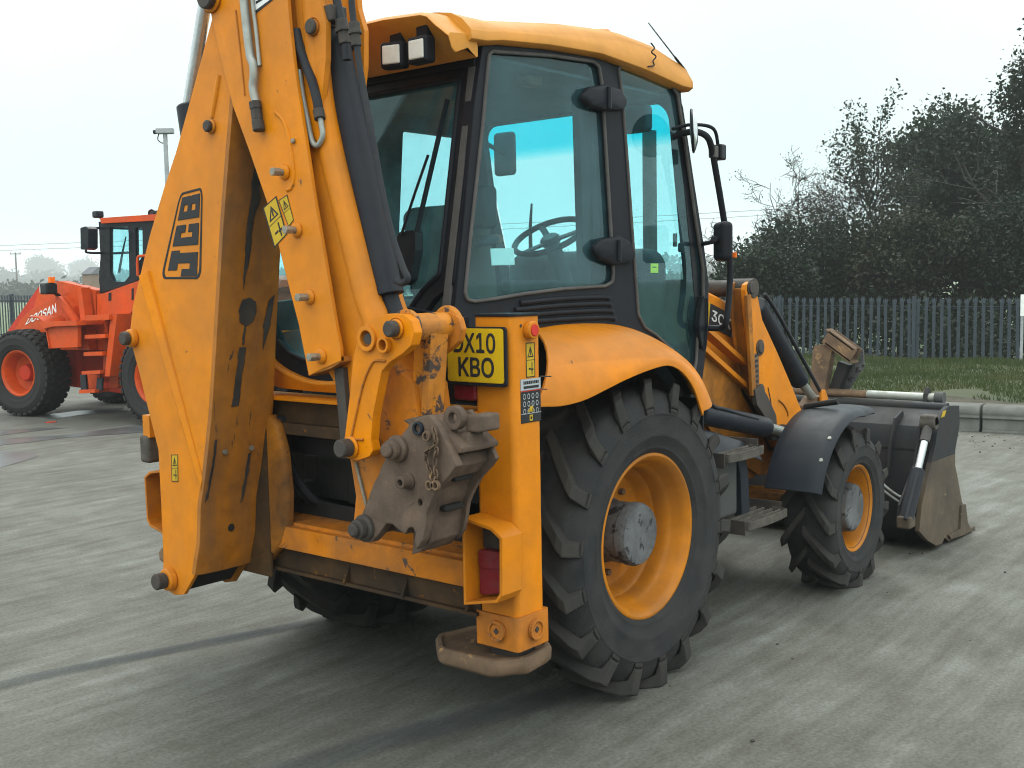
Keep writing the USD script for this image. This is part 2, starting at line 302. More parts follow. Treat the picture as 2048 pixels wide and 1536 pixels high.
def foliage(name, dark, light, warm, trans=0.25):
    mat(name, {'g': ('geometry', {}), 'n': ('noise_texture', {'scale': 0.9, 'detail': 4.0}),
        'r': ('rgb_ramp', {'ramp': [(0.3, dark), (0.6, light), (0.78, warm)]}),
        'rr': ('rgb_ramp', {'ramp': [(0.0, (0.7,)*3), (1.0, (1.2,)*3)]}),
        'mm': ('mix_color', {'blend_type': 'multiply', 'fac': 1.0, 'use_clamp': False}),
        'p': ('principled_bsdf', {'roughness': 0.6, 'specular_ior_level': 0.3}), 't': ('translucent_bsdf', {}), 'm': ('mix_closure', {'fac': trans})},
        [('g.position', 'n.vector'), ('n.fac', 'r.fac'), ('g.random_per_island', 'rr.fac'), ('r.color', 'mm.a'), ('rr.color', 'mm.b'),
         ('mm.result', 'p.base_color'), ('mm.result', 't.color'), ('p.BSDF', 'm.closure1'), ('t.BSDF', 'm.closure2')], surface='m.closure')
foliage('leaf_dark', (0.010, 0.020, 0.011), (0.019, 0.034, 0.017), (0.032, 0.036, 0.018))
foliage('leaf_autumn', (0.016, 0.022, 0.010), (0.029, 0.033, 0.014), (0.050, 0.037, 0.016))
foliage('leaf_ivy', (0.013, 0.025, 0.013), (0.024, 0.040, 0.020), (0.035, 0.044, 0.02))
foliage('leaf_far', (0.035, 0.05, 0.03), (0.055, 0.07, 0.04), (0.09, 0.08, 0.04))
foliage('grass_blade', (0.040, 0.064, 0.013), (0.062, 0.084, 0.019), (0.10, 0.092, 0.03), 0.3)
foliage('grass_soil', (0.036, 0.050, 0.013), (0.052, 0.064, 0.017), (0.07, 0.064, 0.024), 0.0)
foliage('field_green', (0.085, 0.14, 0.035), (0.11, 0.17, 0.045), (0.14, 0.18, 0.06), 0.0)
# yard concrete: pale, brushed in long shallow arcs by tyres, with damp patches of their own shape
def concrete():
    n = {'g': ('geometry', {}), 'sep': ('separate_xyz', {}),
        'w': ('noise_texture', {'scale': 0.16, 'detail': 2.0}), 'wv': ('vector_math', {'math_type': 'multiply', 'vector2': (1.0, 1.0, 0)}), 'wa': ('vector_math', {'math_type': 'add'}),
        'm1': ('mapping', {'mapping_type': 'point', 'rotation': (0, 0, math.radians(24)), 'scale': (0.9, 5.5, 1)}),
        's1': ('noise_texture', {'scale': 1.5, 'detail': 7.0, 'roughness': 0.66}),
        'm2': ('mapping', {'mapping_type': 'point', 'rotation': (0, 0, math.radians(41)), 'scale': (0.8, 8.5, 1)}),
        's2': ('noise_texture', {'scale': 1.3, 'detail': 6.0, 'roughness': 0.6}),
        'sm': ('mix_float', {'fac': 0.45}), 's3': ('noise_texture', {'scale': 3.2, 'detail': 8.0, 'roughness': 0.68}), 'sn': ('mix_float', {'fac': 0.36}),
        'r': ('rgb_ramp', {'ramp': [(0.30, (0.060, 0.056, 0.046)), (0.45, (0.101, 0.097, 0.083)), (0.55, (0.134, 0.132, 0.118)), (0.70, (0.205, 0.207, 0.195))]}),
        'b': ('noise_texture', {'scale': 0.55, 'detail': 6.0, 'roughness': 0.6}), 'br': ('rgb_ramp', {'ramp': [(0.3, (0.78, 0.765, 0.72)), (0.62, (1.10, 1.12, 1.12))]}),
        'mb': ('mix_color', {'blend_type': 'multiply', 'fac': 1.0, 'use_clamp': False}),
        'f': ('noise_texture', {'scale': 55.0, 'detail': 6.0, 'roughness': 0.7}), 'fr': ('rgb_ramp', {'ramp': [(0.3, (0.66,)*3), (0.7, (1.28,)*3)]}),
        'mf': ('mix_color', {'blend_type': 'multiply', 'fac': 1.0, 'use_clamp': False}),
        'bp': ('bump', {'strength': 0.5, 'distance': 0.006}), 'p': ('principled_bsdf', {'roughness': 0.85, 'specular_ior_level': 0.3})}
    l = [('g.position', 'w.vector'), ('w.color', 'wv.vector1'), ('g.position', 'wa.vector1'), ('wv.vector', 'wa.vector2'), ('wa.vector', 'm1.vector'), ('wa.vector', 'm2.vector'),
        ('m1.vector', 's1.vector'), ('m2.vector', 's2.vector'), ('s1.fac', 'sm.a'), ('s2.fac', 'sm.b'), ('sm.result', 'sn.a'), ('wa.vector', 's3.vector'), ('s3.fac', 'sn.b'), ('sn.result', 'r.fac'),
        ('g.position', 'b.vector'), ('b.fac', 'br.fac'), ('r.color', 'mb.a'), ('br.color', 'mb.b'), ('g.position', 'f.vector'), ('f.fac', 'fr.fac'), ('mb.result', 'mf.a'), ('fr.color', 'mf.b'),
        ('mf.result', 'p.base_color'), ('f.fac', 'bp.height'), ('bp.normal', 'p.normal')]
    mat('yard_concrete', n, l)
concrete()
mat('wet_concrete', {'g': ('geometry', {}), 'n': ('noise_texture', {'scale': 3.0, 'detail': 5.0}), 'r': ('rgb_ramp', {'ramp': [(0.3, (0.045, 0.047, 0.048)), (0.7, (0.085, 0.087, 0.088))]}),
    'p': ('principled_bsdf', {'roughness': 0.30, 'specular_ior_level': 0.4})}, [('g.position', 'n.vector'), ('n.fac', 'r.fac'), ('r.color', 'p.base_color')])
mat('dark_streak', {'g': ('geometry', {}), 'n': ('noise_texture', {'scale': 2.0, 'detail': 7.0, 'roughness': 0.6}), 'r': ('rgb_ramp', {'ramp': [(0.25, (0.2,)*3), (0.65, (0.85,)*3)]}),
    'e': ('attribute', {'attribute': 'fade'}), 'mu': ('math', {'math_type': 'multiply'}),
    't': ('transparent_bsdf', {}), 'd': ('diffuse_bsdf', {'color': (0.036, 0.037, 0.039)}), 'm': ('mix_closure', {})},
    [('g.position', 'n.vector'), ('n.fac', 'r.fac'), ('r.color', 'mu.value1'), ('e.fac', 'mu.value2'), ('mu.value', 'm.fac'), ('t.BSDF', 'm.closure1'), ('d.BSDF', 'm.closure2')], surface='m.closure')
# ================================================================ THE YARD AND WHAT LIES BEYOND
def KX(y): return 9.44-0.138*y                                       # inner face of the kerb along the yard's edge
def FX(y): return 18.85-0.138*y                                      # palisade fence line
KU = A(-0.1367, 0.9906, 0); KN = A(-0.9906, -0.1367, 0)              # along the kerb, towards the yard

def sheet(poly, z):
    m = trimesh.creation.triangulate_polygon(Polygon(poly), engine='earcut'); v = np.c_[m[0], np.full(len(m[0]), z)]; f = np.array(m[1])
    n = np.cross(v[f[:, 1]]-v[f[:, 0]], v[f[:, 2]]-v[f[:, 0]])[:, 2]; f[n < 0] = f[n < 0][:, ::-1]; return tm(v, f)
solo('field', sheet([(-1300, -1300), (1300, -1300), (1300, 1300), (-1300, 1300)], -0.06), MATS['field_green'], 'flat green field stretching away behind the palisade fence', 'field', kind='structure')
solo('yard_ground', sheet([(KX(-70), -70), (KX(70), 70), (-80, 70), (-80, -70)], 0.0), MATS['yard_concrete'], 'pale brushed concrete yard streaked by tyres', 'concrete yard', kind='structure')

# grass bank between the kerb and the fence
def bank_z(n, y):
    b = np.interp(n, [0.28, 0.5, 1.2, 3.0, 6.5, 8.6, 10.5, 15], [0.24, 0.27, 0.24, 0.22, 0.20, 0.22, 0.08, -0.1])
    w = np.interp(n, [0.3, 1.5, 15], [0.0, 1.0, 1.0]); P = np.stack([n*0.7, y*0.7, 0*y], -1)
    return b+w*(meshkit.fbm(P, 4, 3)-0.5)*0.17
ns = np.concatenate([np.linspace(0.27, 1.6, 12), np.linspace(1.8, 10.5, 46), np.linspace(11, 15, 6)]); ys = np.arange(-22, 52, 0.28)
NN, YY = np.meshgrid(ns, ys, indexing='ij'); ZZ = bank_z(NN, YY)
G = np.stack([KX(YY)+NN, YY, ZZ], -1); m_, n_ = NN.shape
def gridfaces(m, n): i, j = np.meshgrid(np.arange(m-1), np.arange(n-1), indexing='ij'); a = (i*n+j).ravel(); return np.vstack([np.c_[a, a+n, a+n+1], np.c_[a, a+n+1, a+1]])
k1 = 9
solo('soil_strip', tm(G[:k1+1].reshape(-1, 3), gridfaces(k1+1, n_)), MATS['soil'], 'strip of dark bare soil along the back of the kerb', 'soil', kind='structure', smooth=True)
solo('grass_bank', tm(G[k1:].reshape(-1, 3), gridfaces(m_-k1, n_)), MATS['grass_soil'], 'rough grass bank between the kerb and the palisade fence', 'bank', kind='structure', smooth=True)
def blades(P, h, w, seed):
    r = np.random.default_rng(seed); n = len(P); a = r.uniform(0, 2*PI, n); hh = h*r.uniform(0.5, 1.5, n); ww = w*r.uniform(0.7, 1.4, n)
    s = np.stack([np.cos(a), np.sin(a), 0*a], 1)*ww[:, None]; l = np.stack([r.normal(0, 0.4, n), r.normal(0, 0.4, n), np.ones(n)], 1)*hh[:, None]
    V = np.stack([P-s, P+s, P+l], 1).reshape(-1, 3); return tm(V, np.arange(3*n).reshape(-1, 3))
r_ = np.random.default_rng(5); nb = 130000
bn = np.where(r_.random(nb) < 0.8, r_.uniform(1.3, 9.0, nb), r_.normal(8.6, 0.5, nb)); by = np.where(r_.random(nb) < 0.75, r_.uniform(-3, 13, nb), r_.uniform(13, 40, nb))
keep = meshkit.fbm(np.stack([bn, by, 0*by], -1)*0.8, 3, 9) > np.interp(bn, [1.2, 2.6], [0.62, 0.25]); bn, by = bn[keep], by[keep]
solo('grass', blades(np.stack([KX(by)+bn, by, bank_z(bn, by)-0.01], 1), 0.075, 0.008, 2), MATS['grass_blade'], 'short rough grass covering the bank by the fence', 'grass', kind='stuff', smooth=False)

# concrete kerb of long blocks with a rounded nose
prof = [(0.0, 0.0), (0.0, 0.15), (0.022, 0.165)]+[(0.022-0.085*(1-math.cos(t)), 0.235+0.075*math.sin(t)) for t in np.linspace(-0.5, PI/2, 8)]+[(-0.29, 0.31), (-0.29, 0.0)]
for k, y0 in enumerate(np.arange(-2.36, 25, 2.76)):
    L = 2.752; o = A(KX(y0), y0, 0)
    rings = [[o+KN*a+KU*s+A(0, 0, b) for a, b in prof] for s in (0, L)]
    p = thing('kerb_block', 'rounded concrete kerb block at the right edge, with a joint beside the bucket' if y0 < 0 else ('rounded concrete kerb block ending just right of the bucket side plate' if y0 < 1 else ('rounded concrete kerb block of the row hidden behind the backhoe' if y0 < 10 else 'rounded concrete kerb block behind the wheels of the orange wheel loader')), 'kerb block', o, group='kerb blocks along the yard edge')
    part(p, 'block', loft(rings), MATS['concrete_block'], smooth=25)
    part(p, 'base_course', loft([[o+KN*a+KU*s+A(0, 0, b) for a, b in ((0.035, 0.0), (0.035, 0.03), (0.0, 0.034), (0.0, 0.0))] for s in (0, L)]), MATS['concrete_block'])

# palisade fence: posts, rails and every pale
pale_poly = [(-0.031, 0), (0.031, 0), (0.031, 1.66), (0.047, 1.72), (0.040, 1.79), (0.020, 1.745), (0.0, 1.80), (-0.020, 1.745), (-0.040, 1.79), (-0.047, 1.72), (-0.031, 1.66)]
def fence(y0, y1, label, zt):
    p = thing('palisade_fence', label, 'fence', (FX(y0), y0, 0))
    for y in np.arange(y0, y1, 0.1535):
        zz = zt(y); R = np.stack([KU, A(0, 0, 1), -KN], 1)
        bent = [(-0.034, 0.0), (-0.016, 0.014), (0.016, 0.014), (0.034, 0.0)]
        m = extr(pale_poly, 'z', 0, 0.012); v = np.array(m.vertices); v[:, 1] *= 1.0; v[:, 2] += 0.016*(1-np.abs(v[:, 0])/0.05)
        jit = rng.normal(0, 0.012, 3); v[:, 0] += (v[:, 1]-.6)*jit[1]*.9; P = v @ R.T+A(FX(y), y, zz-1.8+jit[0]); part(p, 'pale', tm(P, m.faces), MATS['fence_steel'], smooth=False)
    for hz in (-0.19, -1.35):
        q = [A(FX(y), y, zt(y)+hz)+KN*(-0.03) for y in (y0, y1)]; part(p, 'rail', cat(obar(q[0], q[1], 0.045, 0.008), obar(q[0]+KN*-0.02-A(0, 0, .022), q[1]+KN*-0.02-A(0, 0, .022), 0.007, 0.045)), MATS['fence_steel'])
    for y in np.arange(y0+0.4, y1, 2.75):
        o = A(FX(y), y, 0)-KN*0.075; part(p, 'post', cat(obar(o-KN*0.05+A(0, 0, -.1), o-KN*0.05+A(0, 0, zt(y)+0.03), 0.06, 0.008, KU), obar(o+KN*0.09+A(0, 0, -.1), o+KN*0.09+A(0, 0, zt(y)+0.02), 0.075, 0.008, KN), obar(o+A(0, 0, -.1), o+A(0, 0, zt(y)+0.02), 0.008, 0.1, KN)), MATS['fence_steel'])
zt_ = lambda y: 1.40+0.38*np.clip((y-2)/32, -0.3, 1.2)
fence(-1.5, 14.0, 'grey steel palisade fence on the grass bank behind the backhoe bucket', zt_)
fence(14.07, 38.0, 'grey steel palisade fence in front of the field, behind the orange wheel loader', zt_)
g_ = A(*(18.072,2.304), 0)
p = thing('marker_post', 'thin grey post with a white top at the right end of the fence', 'post', g_)
part(p, 'post', cyl(g_+A(0, 0, -.05), g_+A(0, 0, 1.10), 0.028, n=12), MATS['pole_steel']); part(p, 'white_sleeve', cyl(g_+A(0, 0, 1.05), g_+A(0, 0, 1.46), 0.035, n=12, c=0.008), MATS['white_paint'])

# damp patches and dark streaks on the yard
def wet(name, pts, label):
    g = Polygon(pts).buffer(0.12, quad_segs=6).buffer(-0.12); q = np.array(g.exterior.coords)[:-1]; q = spl(np.vstack([q, q[:1]]), 5)[:-1]
    nz = (meshkit.fbm(np.c_[q*1.7, 0*q[:, 0]], 3, 4)-0.5)[:, None]*0.5; c = q.mean(0); g = Polygon(q+nz*(q-c)/np.maximum(np.linalg.norm(q-c, axis=1, keepdims=True), .1)).buffer(0)
    g = max(getattr(g, 'geoms', [g]), key=lambda a: a.area)
    solo(name, sheet(np.array(g.exterior.coords)[:-1], 0.004), MATS['wet_concrete'], label, 'wet patch', kind='structure')
wet('wet_patch', [(1.621,9.321),(1.947,9.023),(2.108,8.843),(1.989,8.542),(1.657,8.206),(1.327,7.984),(1.003,7.965)], 'dark damp patch on the concrete at the left edge')
wet('wet_patch', [(2.104,10.38),(2.649,10.185),(3.308,10.02),(3.96,10.019),(4.486,9.874),(4.084,9.137),(3.583,9.393),(3.098,9.641),(2.533,9.699),(1.833,9.786)], 'long damp streak on the concrete in front of the wheel loader')
wet('wet_patch', [(2.472,11.186),(2.981,11.123),(3.388,10.956),(3.438,10.673),(3.026,10.664),(2.357,10.654)], 'short damp streak beside the wheel loader front tyre')
wet('wet_patch', [(4.065,12.393),(4.719,12.561),(5.426,12.306),(5.184,11.767),(4.355,11.905),(3.947,11.874)], 'wet patch on the concrete under the wheel loader')
def mark(pts, w, label, fade=None):  # dark strip just above the concrete, fading at its edges and ends
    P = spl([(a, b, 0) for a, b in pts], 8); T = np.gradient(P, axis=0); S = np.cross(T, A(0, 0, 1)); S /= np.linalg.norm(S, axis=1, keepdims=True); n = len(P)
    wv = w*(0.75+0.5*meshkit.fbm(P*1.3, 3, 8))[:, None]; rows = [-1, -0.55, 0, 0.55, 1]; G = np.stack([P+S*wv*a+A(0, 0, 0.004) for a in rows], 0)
    pth = solo('yard_streak', tm(G.reshape(-1, 3), gridfaces(5, n)), MATS['dark_streak'], label, 'tyre mark', kind='structure', smooth=False)
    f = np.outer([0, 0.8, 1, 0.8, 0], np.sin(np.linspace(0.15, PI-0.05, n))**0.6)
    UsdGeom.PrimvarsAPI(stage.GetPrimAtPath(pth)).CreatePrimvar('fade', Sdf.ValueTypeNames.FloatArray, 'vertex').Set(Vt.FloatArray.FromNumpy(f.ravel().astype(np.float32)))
mark([(-2.008,1.467),(-1.696,1.422),(-1.257,1.31),(-0.766,1.152),(-0.293,1.024),(0.161,0.94)], 0.075, 'dark streak running under the backhoe from the left edge')
mark([(-1.784,-0.344),(-1.46,-0.421),(-1.107,-0.51),(-0.736,-0.622),(-0.31,-0.76),(-0.04,-0.877)], 0.12, 'dark streak in the foreground leading to the big rear tyre')
stones = [(-0.274,-1.678),(0.059,-1.086),(-0.693,-1.082),(2.279,-0.83),(0.73,-1.37),(0.887,-1.213),(1.519,-1.965),(2.986,-1.716),(-0.473,0.081),(-0.591,0.064),(3.115,-1.073),(3.176,-1.135),(2.13,-1.301),(7.789,-0.096),(8.282,-0.076),(8.233,-0.269)]
sizes = [0.42*q for q in [.022,.011,.010,.016,.015,.016,.010,.02,.010,.010,.018,.016,.012,.03,.03,.026]]
for (a, b), s in zip(stones, sizes):
    m = trimesh.creation.icosphere(subdivisions=1); v = m.vertices*(A(1.2, 0.9, 0.6)+0*1)*s*(1+0.35*(meshkit.noise(m.vertices*1.7+a*9, 2)-0.5)[:, None]*2); v[:, 2] -= v[:, 2].min()
    solo('stone', tm(v+A(a, b, -0.002), m.faces), MATS['stone_chip'], 'small dark stone lying loose on the pale concrete', 'stone', group='loose stones on the yard', smooth=False)
cr = np.random.default_rng(12); V = []; F = []
for i in range(200):
    y = cr.uniform(-3, 3.5); d = 0.25+abs(cr.normal(0, 0.45)); s = cr.uniform(0.004, 0.013); m = trimesh.creation.icosphere(subdivisions=0); o = sum(len(q) for q in V)
    V.append(m.vertices*s*A(1.3, 1, 0.6)+A(KX(y)-d, y, s*0.35)); F.append(m.faces+o)
solo('soil_crumbs', tm(np.vstack(V), np.vstack(F)), MATS['soil'], 'crumbs of soil scattered on the concrete below the kerb', 'soil crumbs', kind='stuff', smooth=False)
q_ = (3.654,11.462,0); solo('red_scrap', extr(Polygon([(0, 0), (.10, .02), (.16, -.03), (.12, -.08), (.03, -.06)]), 'z', 0.002, 0.012), MATS['red_scrap'], 'scrap of red plastic lying in front of the wheel loader tyre', 'scrap')
stage.GetPrimAtPath('/World/red_scrap'); UsdGeom.Xformable(stage.GetPrimAtPath('/World/red_scrap')).AddTranslateOp().Set(Gf.Vec3d(q_[0], q_[1], 0))

# ---------------------------------------------------------------- trees
def grow(base, height, spread, seed, trunk_r=0.09, n_main=7, levels=3, up=0.6, twig=0.004, first=0.25, lean=(0, 0), kids=6, wob0=0.07):
    """(trunk mesh, limb mesh, tip points): a tapered trunk that splits into limbs, branches and twigs"""
    r = np.random.default_rng(seed); tr, lm, tips = [], [], []
    def path(p, d, L, n, wob):
        P = [p]; d = d/np.linalg.norm(d)
        for i in range(n):
            d = d+r.normal(0, wob, 3)+A(0, 0, 0.06*up); d /= np.linalg.norm(d); P.append(P[-1]+d*L/n)
        return np.array(P), d
    def rec(p, d, L, rad, lev):
        P, dd = path(p, d, L, 6 if lev == 0 else (5 if lev < levels else 4), wob0 if lev == 0 else 0.16+0.05*lev); R = np.linspace(rad, max(rad*0.35, twig*0.6), len(P))
        (tr if lev == 0 else lm).append(tube(P, R, n=8 if lev == 0 else (5 if lev == 1 else 3), caps=False))
        if lev >= levels: tips.extend(P[1:]); return
        k = n_main if lev == 0 else kids
        for i in range(k):
            t = r.uniform(first if lev == 0 else 0.2, 1.0); j = t*(len(P)-1); a = int(min(j, len(P)-2)); q = P[a]+(P[a+1]-P[a])*(j-a)
            ax = (P[a+1]-P[a])/np.linalg.norm(P[a+1]-P[a]); s = r.normal(size=3); s -= ax*(s@ax); s /= np.linalg.norm(s)
            nd = ax*(0.55+0.3*up)+s*(0.75 if lev == 0 else 0.8)*(0.6+spread*0.5)
            rec(q, nd, L*r.uniform(0.38, 0.62)*(1.15-0.35*t), max(rad*(0.5-0.2*t)+0.0, twig), lev+1)
        tips.append(P[-1])
    rec(np.asarray(base, float), A(lean[0], lean[1], 1), height*0.72, trunk_r, 0)
    T = np.array(tips); return cat(*tr), cat(*lm), T
def leaves(C, n, size, jit, seed, aspect=0.6, flat=0.0):
    r = np.random.default_rng(seed); c = C[r.integers(0, len(C), n)]+r.normal(0, 1, (n, 3))*jit; u = r.normal(size=(n, 3)); u[:, 2] *= 1-flat; u /= np.linalg.norm(u, axis=1, keepdims=True)
    w = np.cross(u, r.normal(size=(n, 3))); w /= np.maximum(np.linalg.norm(w, axis=1, keepdims=True), 1e-6); s = size*r.uniform(0.6, 1.4, (n, 1)); k = np.cross(u, w)
    V = np.stack([c-u*s, c+w*s*aspect+k*s*0.15, c+u*s, c-w*s*aspect+k*s*0.15], 1).reshape(-1, 3); b = np.arange(n)*4
    return tm(V, np.vstack([np.c_[b, b+1, b+2], np.c_[b, b+2, b+3]]))
def clumps(c, half, n, seed, hollow=0.35, low=-1.0):
    r = np.random.default_rng(seed); P = r.normal(size=(n, 3)); P /= np.linalg.norm(P, axis=1, keepdims=True); P *= r.uniform(hollow, 1.0, (n, 1))**0.6; P[:, 2] = np.maximum(P[:, 2], low); return np.asarray(c)+P*np.asarray(half)
def bushy(name, label, cat_, xy, z0, half, zc, ncl, nl, size, jit, mt, seed, trunk=None, group=None, low=-1.0, extra=None, H=None):
    o = A(xy[0], xy[1], z0); p = thing(name, label, cat_, o, group=group)
    C = clumps(A(xy[0], xy[1], zc), half, ncl, seed, low=low)
    if extra is not None: C = np.vstack([C, extra])
    t, l, T = grow(o, (H or (zc+half[2]*0.8-z0)), 1.0, seed, trunk_r=trunk or 0.1, n_main=8, levels=2, first=0.2)
    part(p, 'trunk', t, MATS['bark'], smooth=True); part(p, 'limbs', l, MATS['bark'], smooth=True)
    part(p, 'crown', leaves(C, nl, size, jit, seed+1), MATS[mt], smooth=False); return p
def ztop(*a): return a
# right-hand trees, all behind the fence
g = A(*(27.834,6.204)); bushy('broadleaf_tree', 'large dark rounded tree with dense crown behind the right half of the fence', 'tree', g, 0, A(2.0, 2.0, 2.55), 3.89, 130, 30000, 0.068, 0.26, 'leaf_dark', 21, trunk=0.17, low=-0.75)
g = A(*(29.146,7.754)); bushy('broadleaf_tree', 'dark tree with gaps in its crown left of the large rounded tree', 'tree', g, 0, A(1.5, 1.5, 2.75), 4.26, 70, 13000, 0.068, 0.24, 'leaf_dark', 22, trunk=0.13, low=-0.8)
g = A(*(24.742,3.666)); bushy('broadleaf_tree', 'tall dark tree cut off by the right edge of the picture', 'tree', g, 0, A(1.15, 1.15, 3.3), 4.42, 100, 26000, 0.05, 0.22, 'leaf_dark', 23, trunk=0.16, low=-0.9)
def spire(px, d, ptop, label, seed, nl, mt, jit=0.10, n_main=14, kids=5, spread=0.35, size=0.05, tr=0.06, lean=(0, 0), name='slender_tree', up=1.0):
    g = A(*px, 0); p = thing(name, label, 'tree', g); t, l, T = grow(g, ptop*1.02, spread, seed, trunk_r=tr, n_main=n_main, levels=2, up=up, kids=kids, first=0.3, lean=lean, twig=0.006)
    part(p, 'trunk', t, MATS['bark'], smooth=True); part(p, 'limbs', l, MATS['bark'], smooth=True)
    if nl: part(p, 'crown', leaves(T, nl, size, jit, seed+1), MATS[mt], smooth=False)
spire((24.313,7.31), 29, 6.45*0.93, 'slender ivy-clad tree with upright shoots rising above the bushes', 31, 4800, 'leaf_ivy', size=0.042, spread=0.28)
spire((24.953,8.104), 30, 4.93*0.95, 'half-bare tree with sparse leaves left of the ivy-clad tree', 32, 2200, 'leaf_autumn', jit=0.12, size=0.035, spread=0.8, kids=7, n_main=12, up=0.6)
def bare(px, d, h, label, seed, nl=0, spread=1.25, lean=(0, 0)):
    g = A(*px, 0); p = thing('bare_hawthorn', label, 'tree', g); t, l, T = grow(g, h, spread, seed, trunk_r=0.055, n_main=12, levels=3, up=0.4, kids=7, first=0.12, twig=0.009, lean=lean)
    part(p, 'trunk', t, MATS['bark'], smooth=True); part(p, 'limbs', l, MATS['bark'], smooth=True)
    if nl: part(p, 'crown', leaves(T, nl, 0.022, 0.06, seed+1), MATS['leaf_autumn'], smooth=False)
bare((21.726,8.857), 28, 4.76*1.0, 'leafless hawthorn nearest the backhoe, twigs against the sky', 41, 2600)
bare((23.424,8.378), 29, 5.09*1.0, 'leafless hawthorn with fine twigs above the dark hedge', 42, 2600)
bare((23.983,9.271), 30, 4.63*1.0, 'leafless hawthorn between the two taller bare thorn trees', 45, 2200)
bare((22.361,9.656), 29, 3.92*1.0, 'short leafless thorn tree at the left edge of the thicket', 46, 1500)
bare((22.977,10.48), 30, 3.67*1.0, 'small leafless thorn bush just behind the backhoe mirror', 43, 150, lean=(-.1, .1))
bare((23.218,11.754), 31, 2.66*1.0, 'low tangle of bare branches seen beside the backhoe front pillar', 44, 60)
for px, d, h2, zc_, lab, mt, sd in ((A(*(20.336,8.183)), 26.5, (1.25, 1.25, 1.35), 1.75, 'dense dark evergreen bush left of centre behind the fence', 'leaf_dark', 51), (A(*(21.688,7.338)), 27, (1.1, 1.1, 1.3), 1.85, 'dense dark bush under the bare hawthorn twigs', 'leaf_ivy', 52),
        (A(*(21.547,5.944)), 26, (1.15, 1.1, 1.6), 1.9, 'brown-green bush in front of the ivy-clad tree', 'leaf_autumn', 53), (A(*(21.855,4.792)), 25.5, (1.1, 1.0, 1.4), 1.7, 'dark shrub with reddish leaves below the large tree', 'leaf_autumn', 54), (A(*(22.131,3.678)), 25, (1.0, 1.0, 1.7), 1.9, 'dark shrub behind the white-topped post', 'leaf_dark', 55), (A(*(19.314,8.629)), 26, (0.7, 0.8, 1.0), 1.3, 'low dark bush at the left end of the thicket', 'leaf_ivy', 56)):
    bushy('bush', lab, 'bush', px, 0, A(*h2), zc_, 60, 12000, 0.052, 0.2, mt, sd, trunk=0.05, low=-0.95)
ug = []; r2 = np.random.default_rng(77)
yy = r2.uniform(-3, 13, 300); nn = r2.uniform(9.9, 13.5, 300); ug = np.stack([KX(yy)+nn, yy, r2.uniform(0.1, 1.15, 300)], 1)
solo('undergrowth', leaves(ug, 26000, 0.055, 0.26, 78), MATS['leaf_dark'], 'dark brambles and undergrowth filling the space behind the fence', 'undergrowth', kind='stuff', smooth=False)

# far left: hedge line, trees, pole and house fading into the mist
def far_tree(px, d, ztop_, w, label, seed, nl=2600, bare_=False):
    g = A(*px, 0); p = thing('distant_tree', label, 'tree', g)
    t, l, T = grow(g, ztop_*0.9, 0.8, seed, trunk_r=0.7, n_main=12, levels=2, first=0.3, twig=0.12)
    part(p, 'trunk', t, MATS['bark'], smooth=True); part(p, 'limbs', l, MATS['bark'], smooth=True)
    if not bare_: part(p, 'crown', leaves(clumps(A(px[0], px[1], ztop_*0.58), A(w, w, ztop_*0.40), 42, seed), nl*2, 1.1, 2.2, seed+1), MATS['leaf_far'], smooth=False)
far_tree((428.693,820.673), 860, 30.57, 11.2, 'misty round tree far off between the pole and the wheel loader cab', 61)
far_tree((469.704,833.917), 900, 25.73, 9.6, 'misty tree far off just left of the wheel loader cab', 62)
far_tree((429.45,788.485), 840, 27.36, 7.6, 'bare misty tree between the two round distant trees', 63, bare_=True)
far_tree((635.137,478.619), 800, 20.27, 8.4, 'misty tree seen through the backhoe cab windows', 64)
def hedge_(px0, px1, d, zt0, name, label, seed, n, size):
    r = np.random.default_rng(seed); pts = np.array([px0, px1]); t = r.random(260)[:, None]; C = pts[0]*(1-t)+pts[1]*t; 
    Z = zt0*(0.25+0.75*r.random(260)*(0.7+0.6*meshkit.fbm(np.stack([t[:, 0]*30, 0*t[:, 0], 0*t[:, 0]], -1), 3, seed)))
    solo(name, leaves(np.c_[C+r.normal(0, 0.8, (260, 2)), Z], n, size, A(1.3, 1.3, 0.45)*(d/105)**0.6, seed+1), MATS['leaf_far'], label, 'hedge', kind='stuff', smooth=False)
hedge_(A(*(88.442,213.264)), A(*(189.873,106.945)), 210, 2.6, 'hedgerow', 'dark clipped hedge across the far side of the field', 71, 20000, 0.5)
hedge_(A(*(270.848,666.409)), A(*(530.278,291.923)), 640, 11.5, 'hedgerow', 'taller misty bushes beyond the field hedge', 72, 30000, 1.4)
g = A(*(122.64,250.339), 0); p = thing('utility_pole', 'thin wooden utility pole standing alone in the misty field', 'pole', g)
h_ = 11.00; part(p, 'pole', cyl(g, g+A(0, 0, h_), 0.24, 0.18, n=10), MATS['pole_wood']); part(p, 'crossarm', obar(g+A(-.9, .75, h_-.3), g+A(.9, -.75, h_-.3), 0.2, 0.2), MATS['pole_wood'])
for s_ in (-.8, 0, .8): part(p, 'insulator', cyl(g+A(s_, -s_*.84, h_-.2), g+A(s_, -s_*.84, h_+.12), 0.09, n=8), MATS['pole_steel'])
a_ = A(*(47.128,134.701), 6.96); b_ = A(*(122.814,18.676), 10.25)
p = thing('power_line', 'pair of thin overhead wires crossing the pale sky behind the cab', 'power line', a_)
for dz in (0, -0.55): part(p, 'wire', tube([a_*(1-t)+b_*t+A(0, 0, dz-1.2*4*t*(1-t)*0.5) for t in np.linspace(0, 1, 40)], 0.022, n=5), MATS['rubber_hose'])
g = A(*(11.335,19.786), 0); h_ = 5.54; p = thing('camera_pole', 'slim grey pole with a security camera on top behind the backhoe arm', 'camera pole', g)
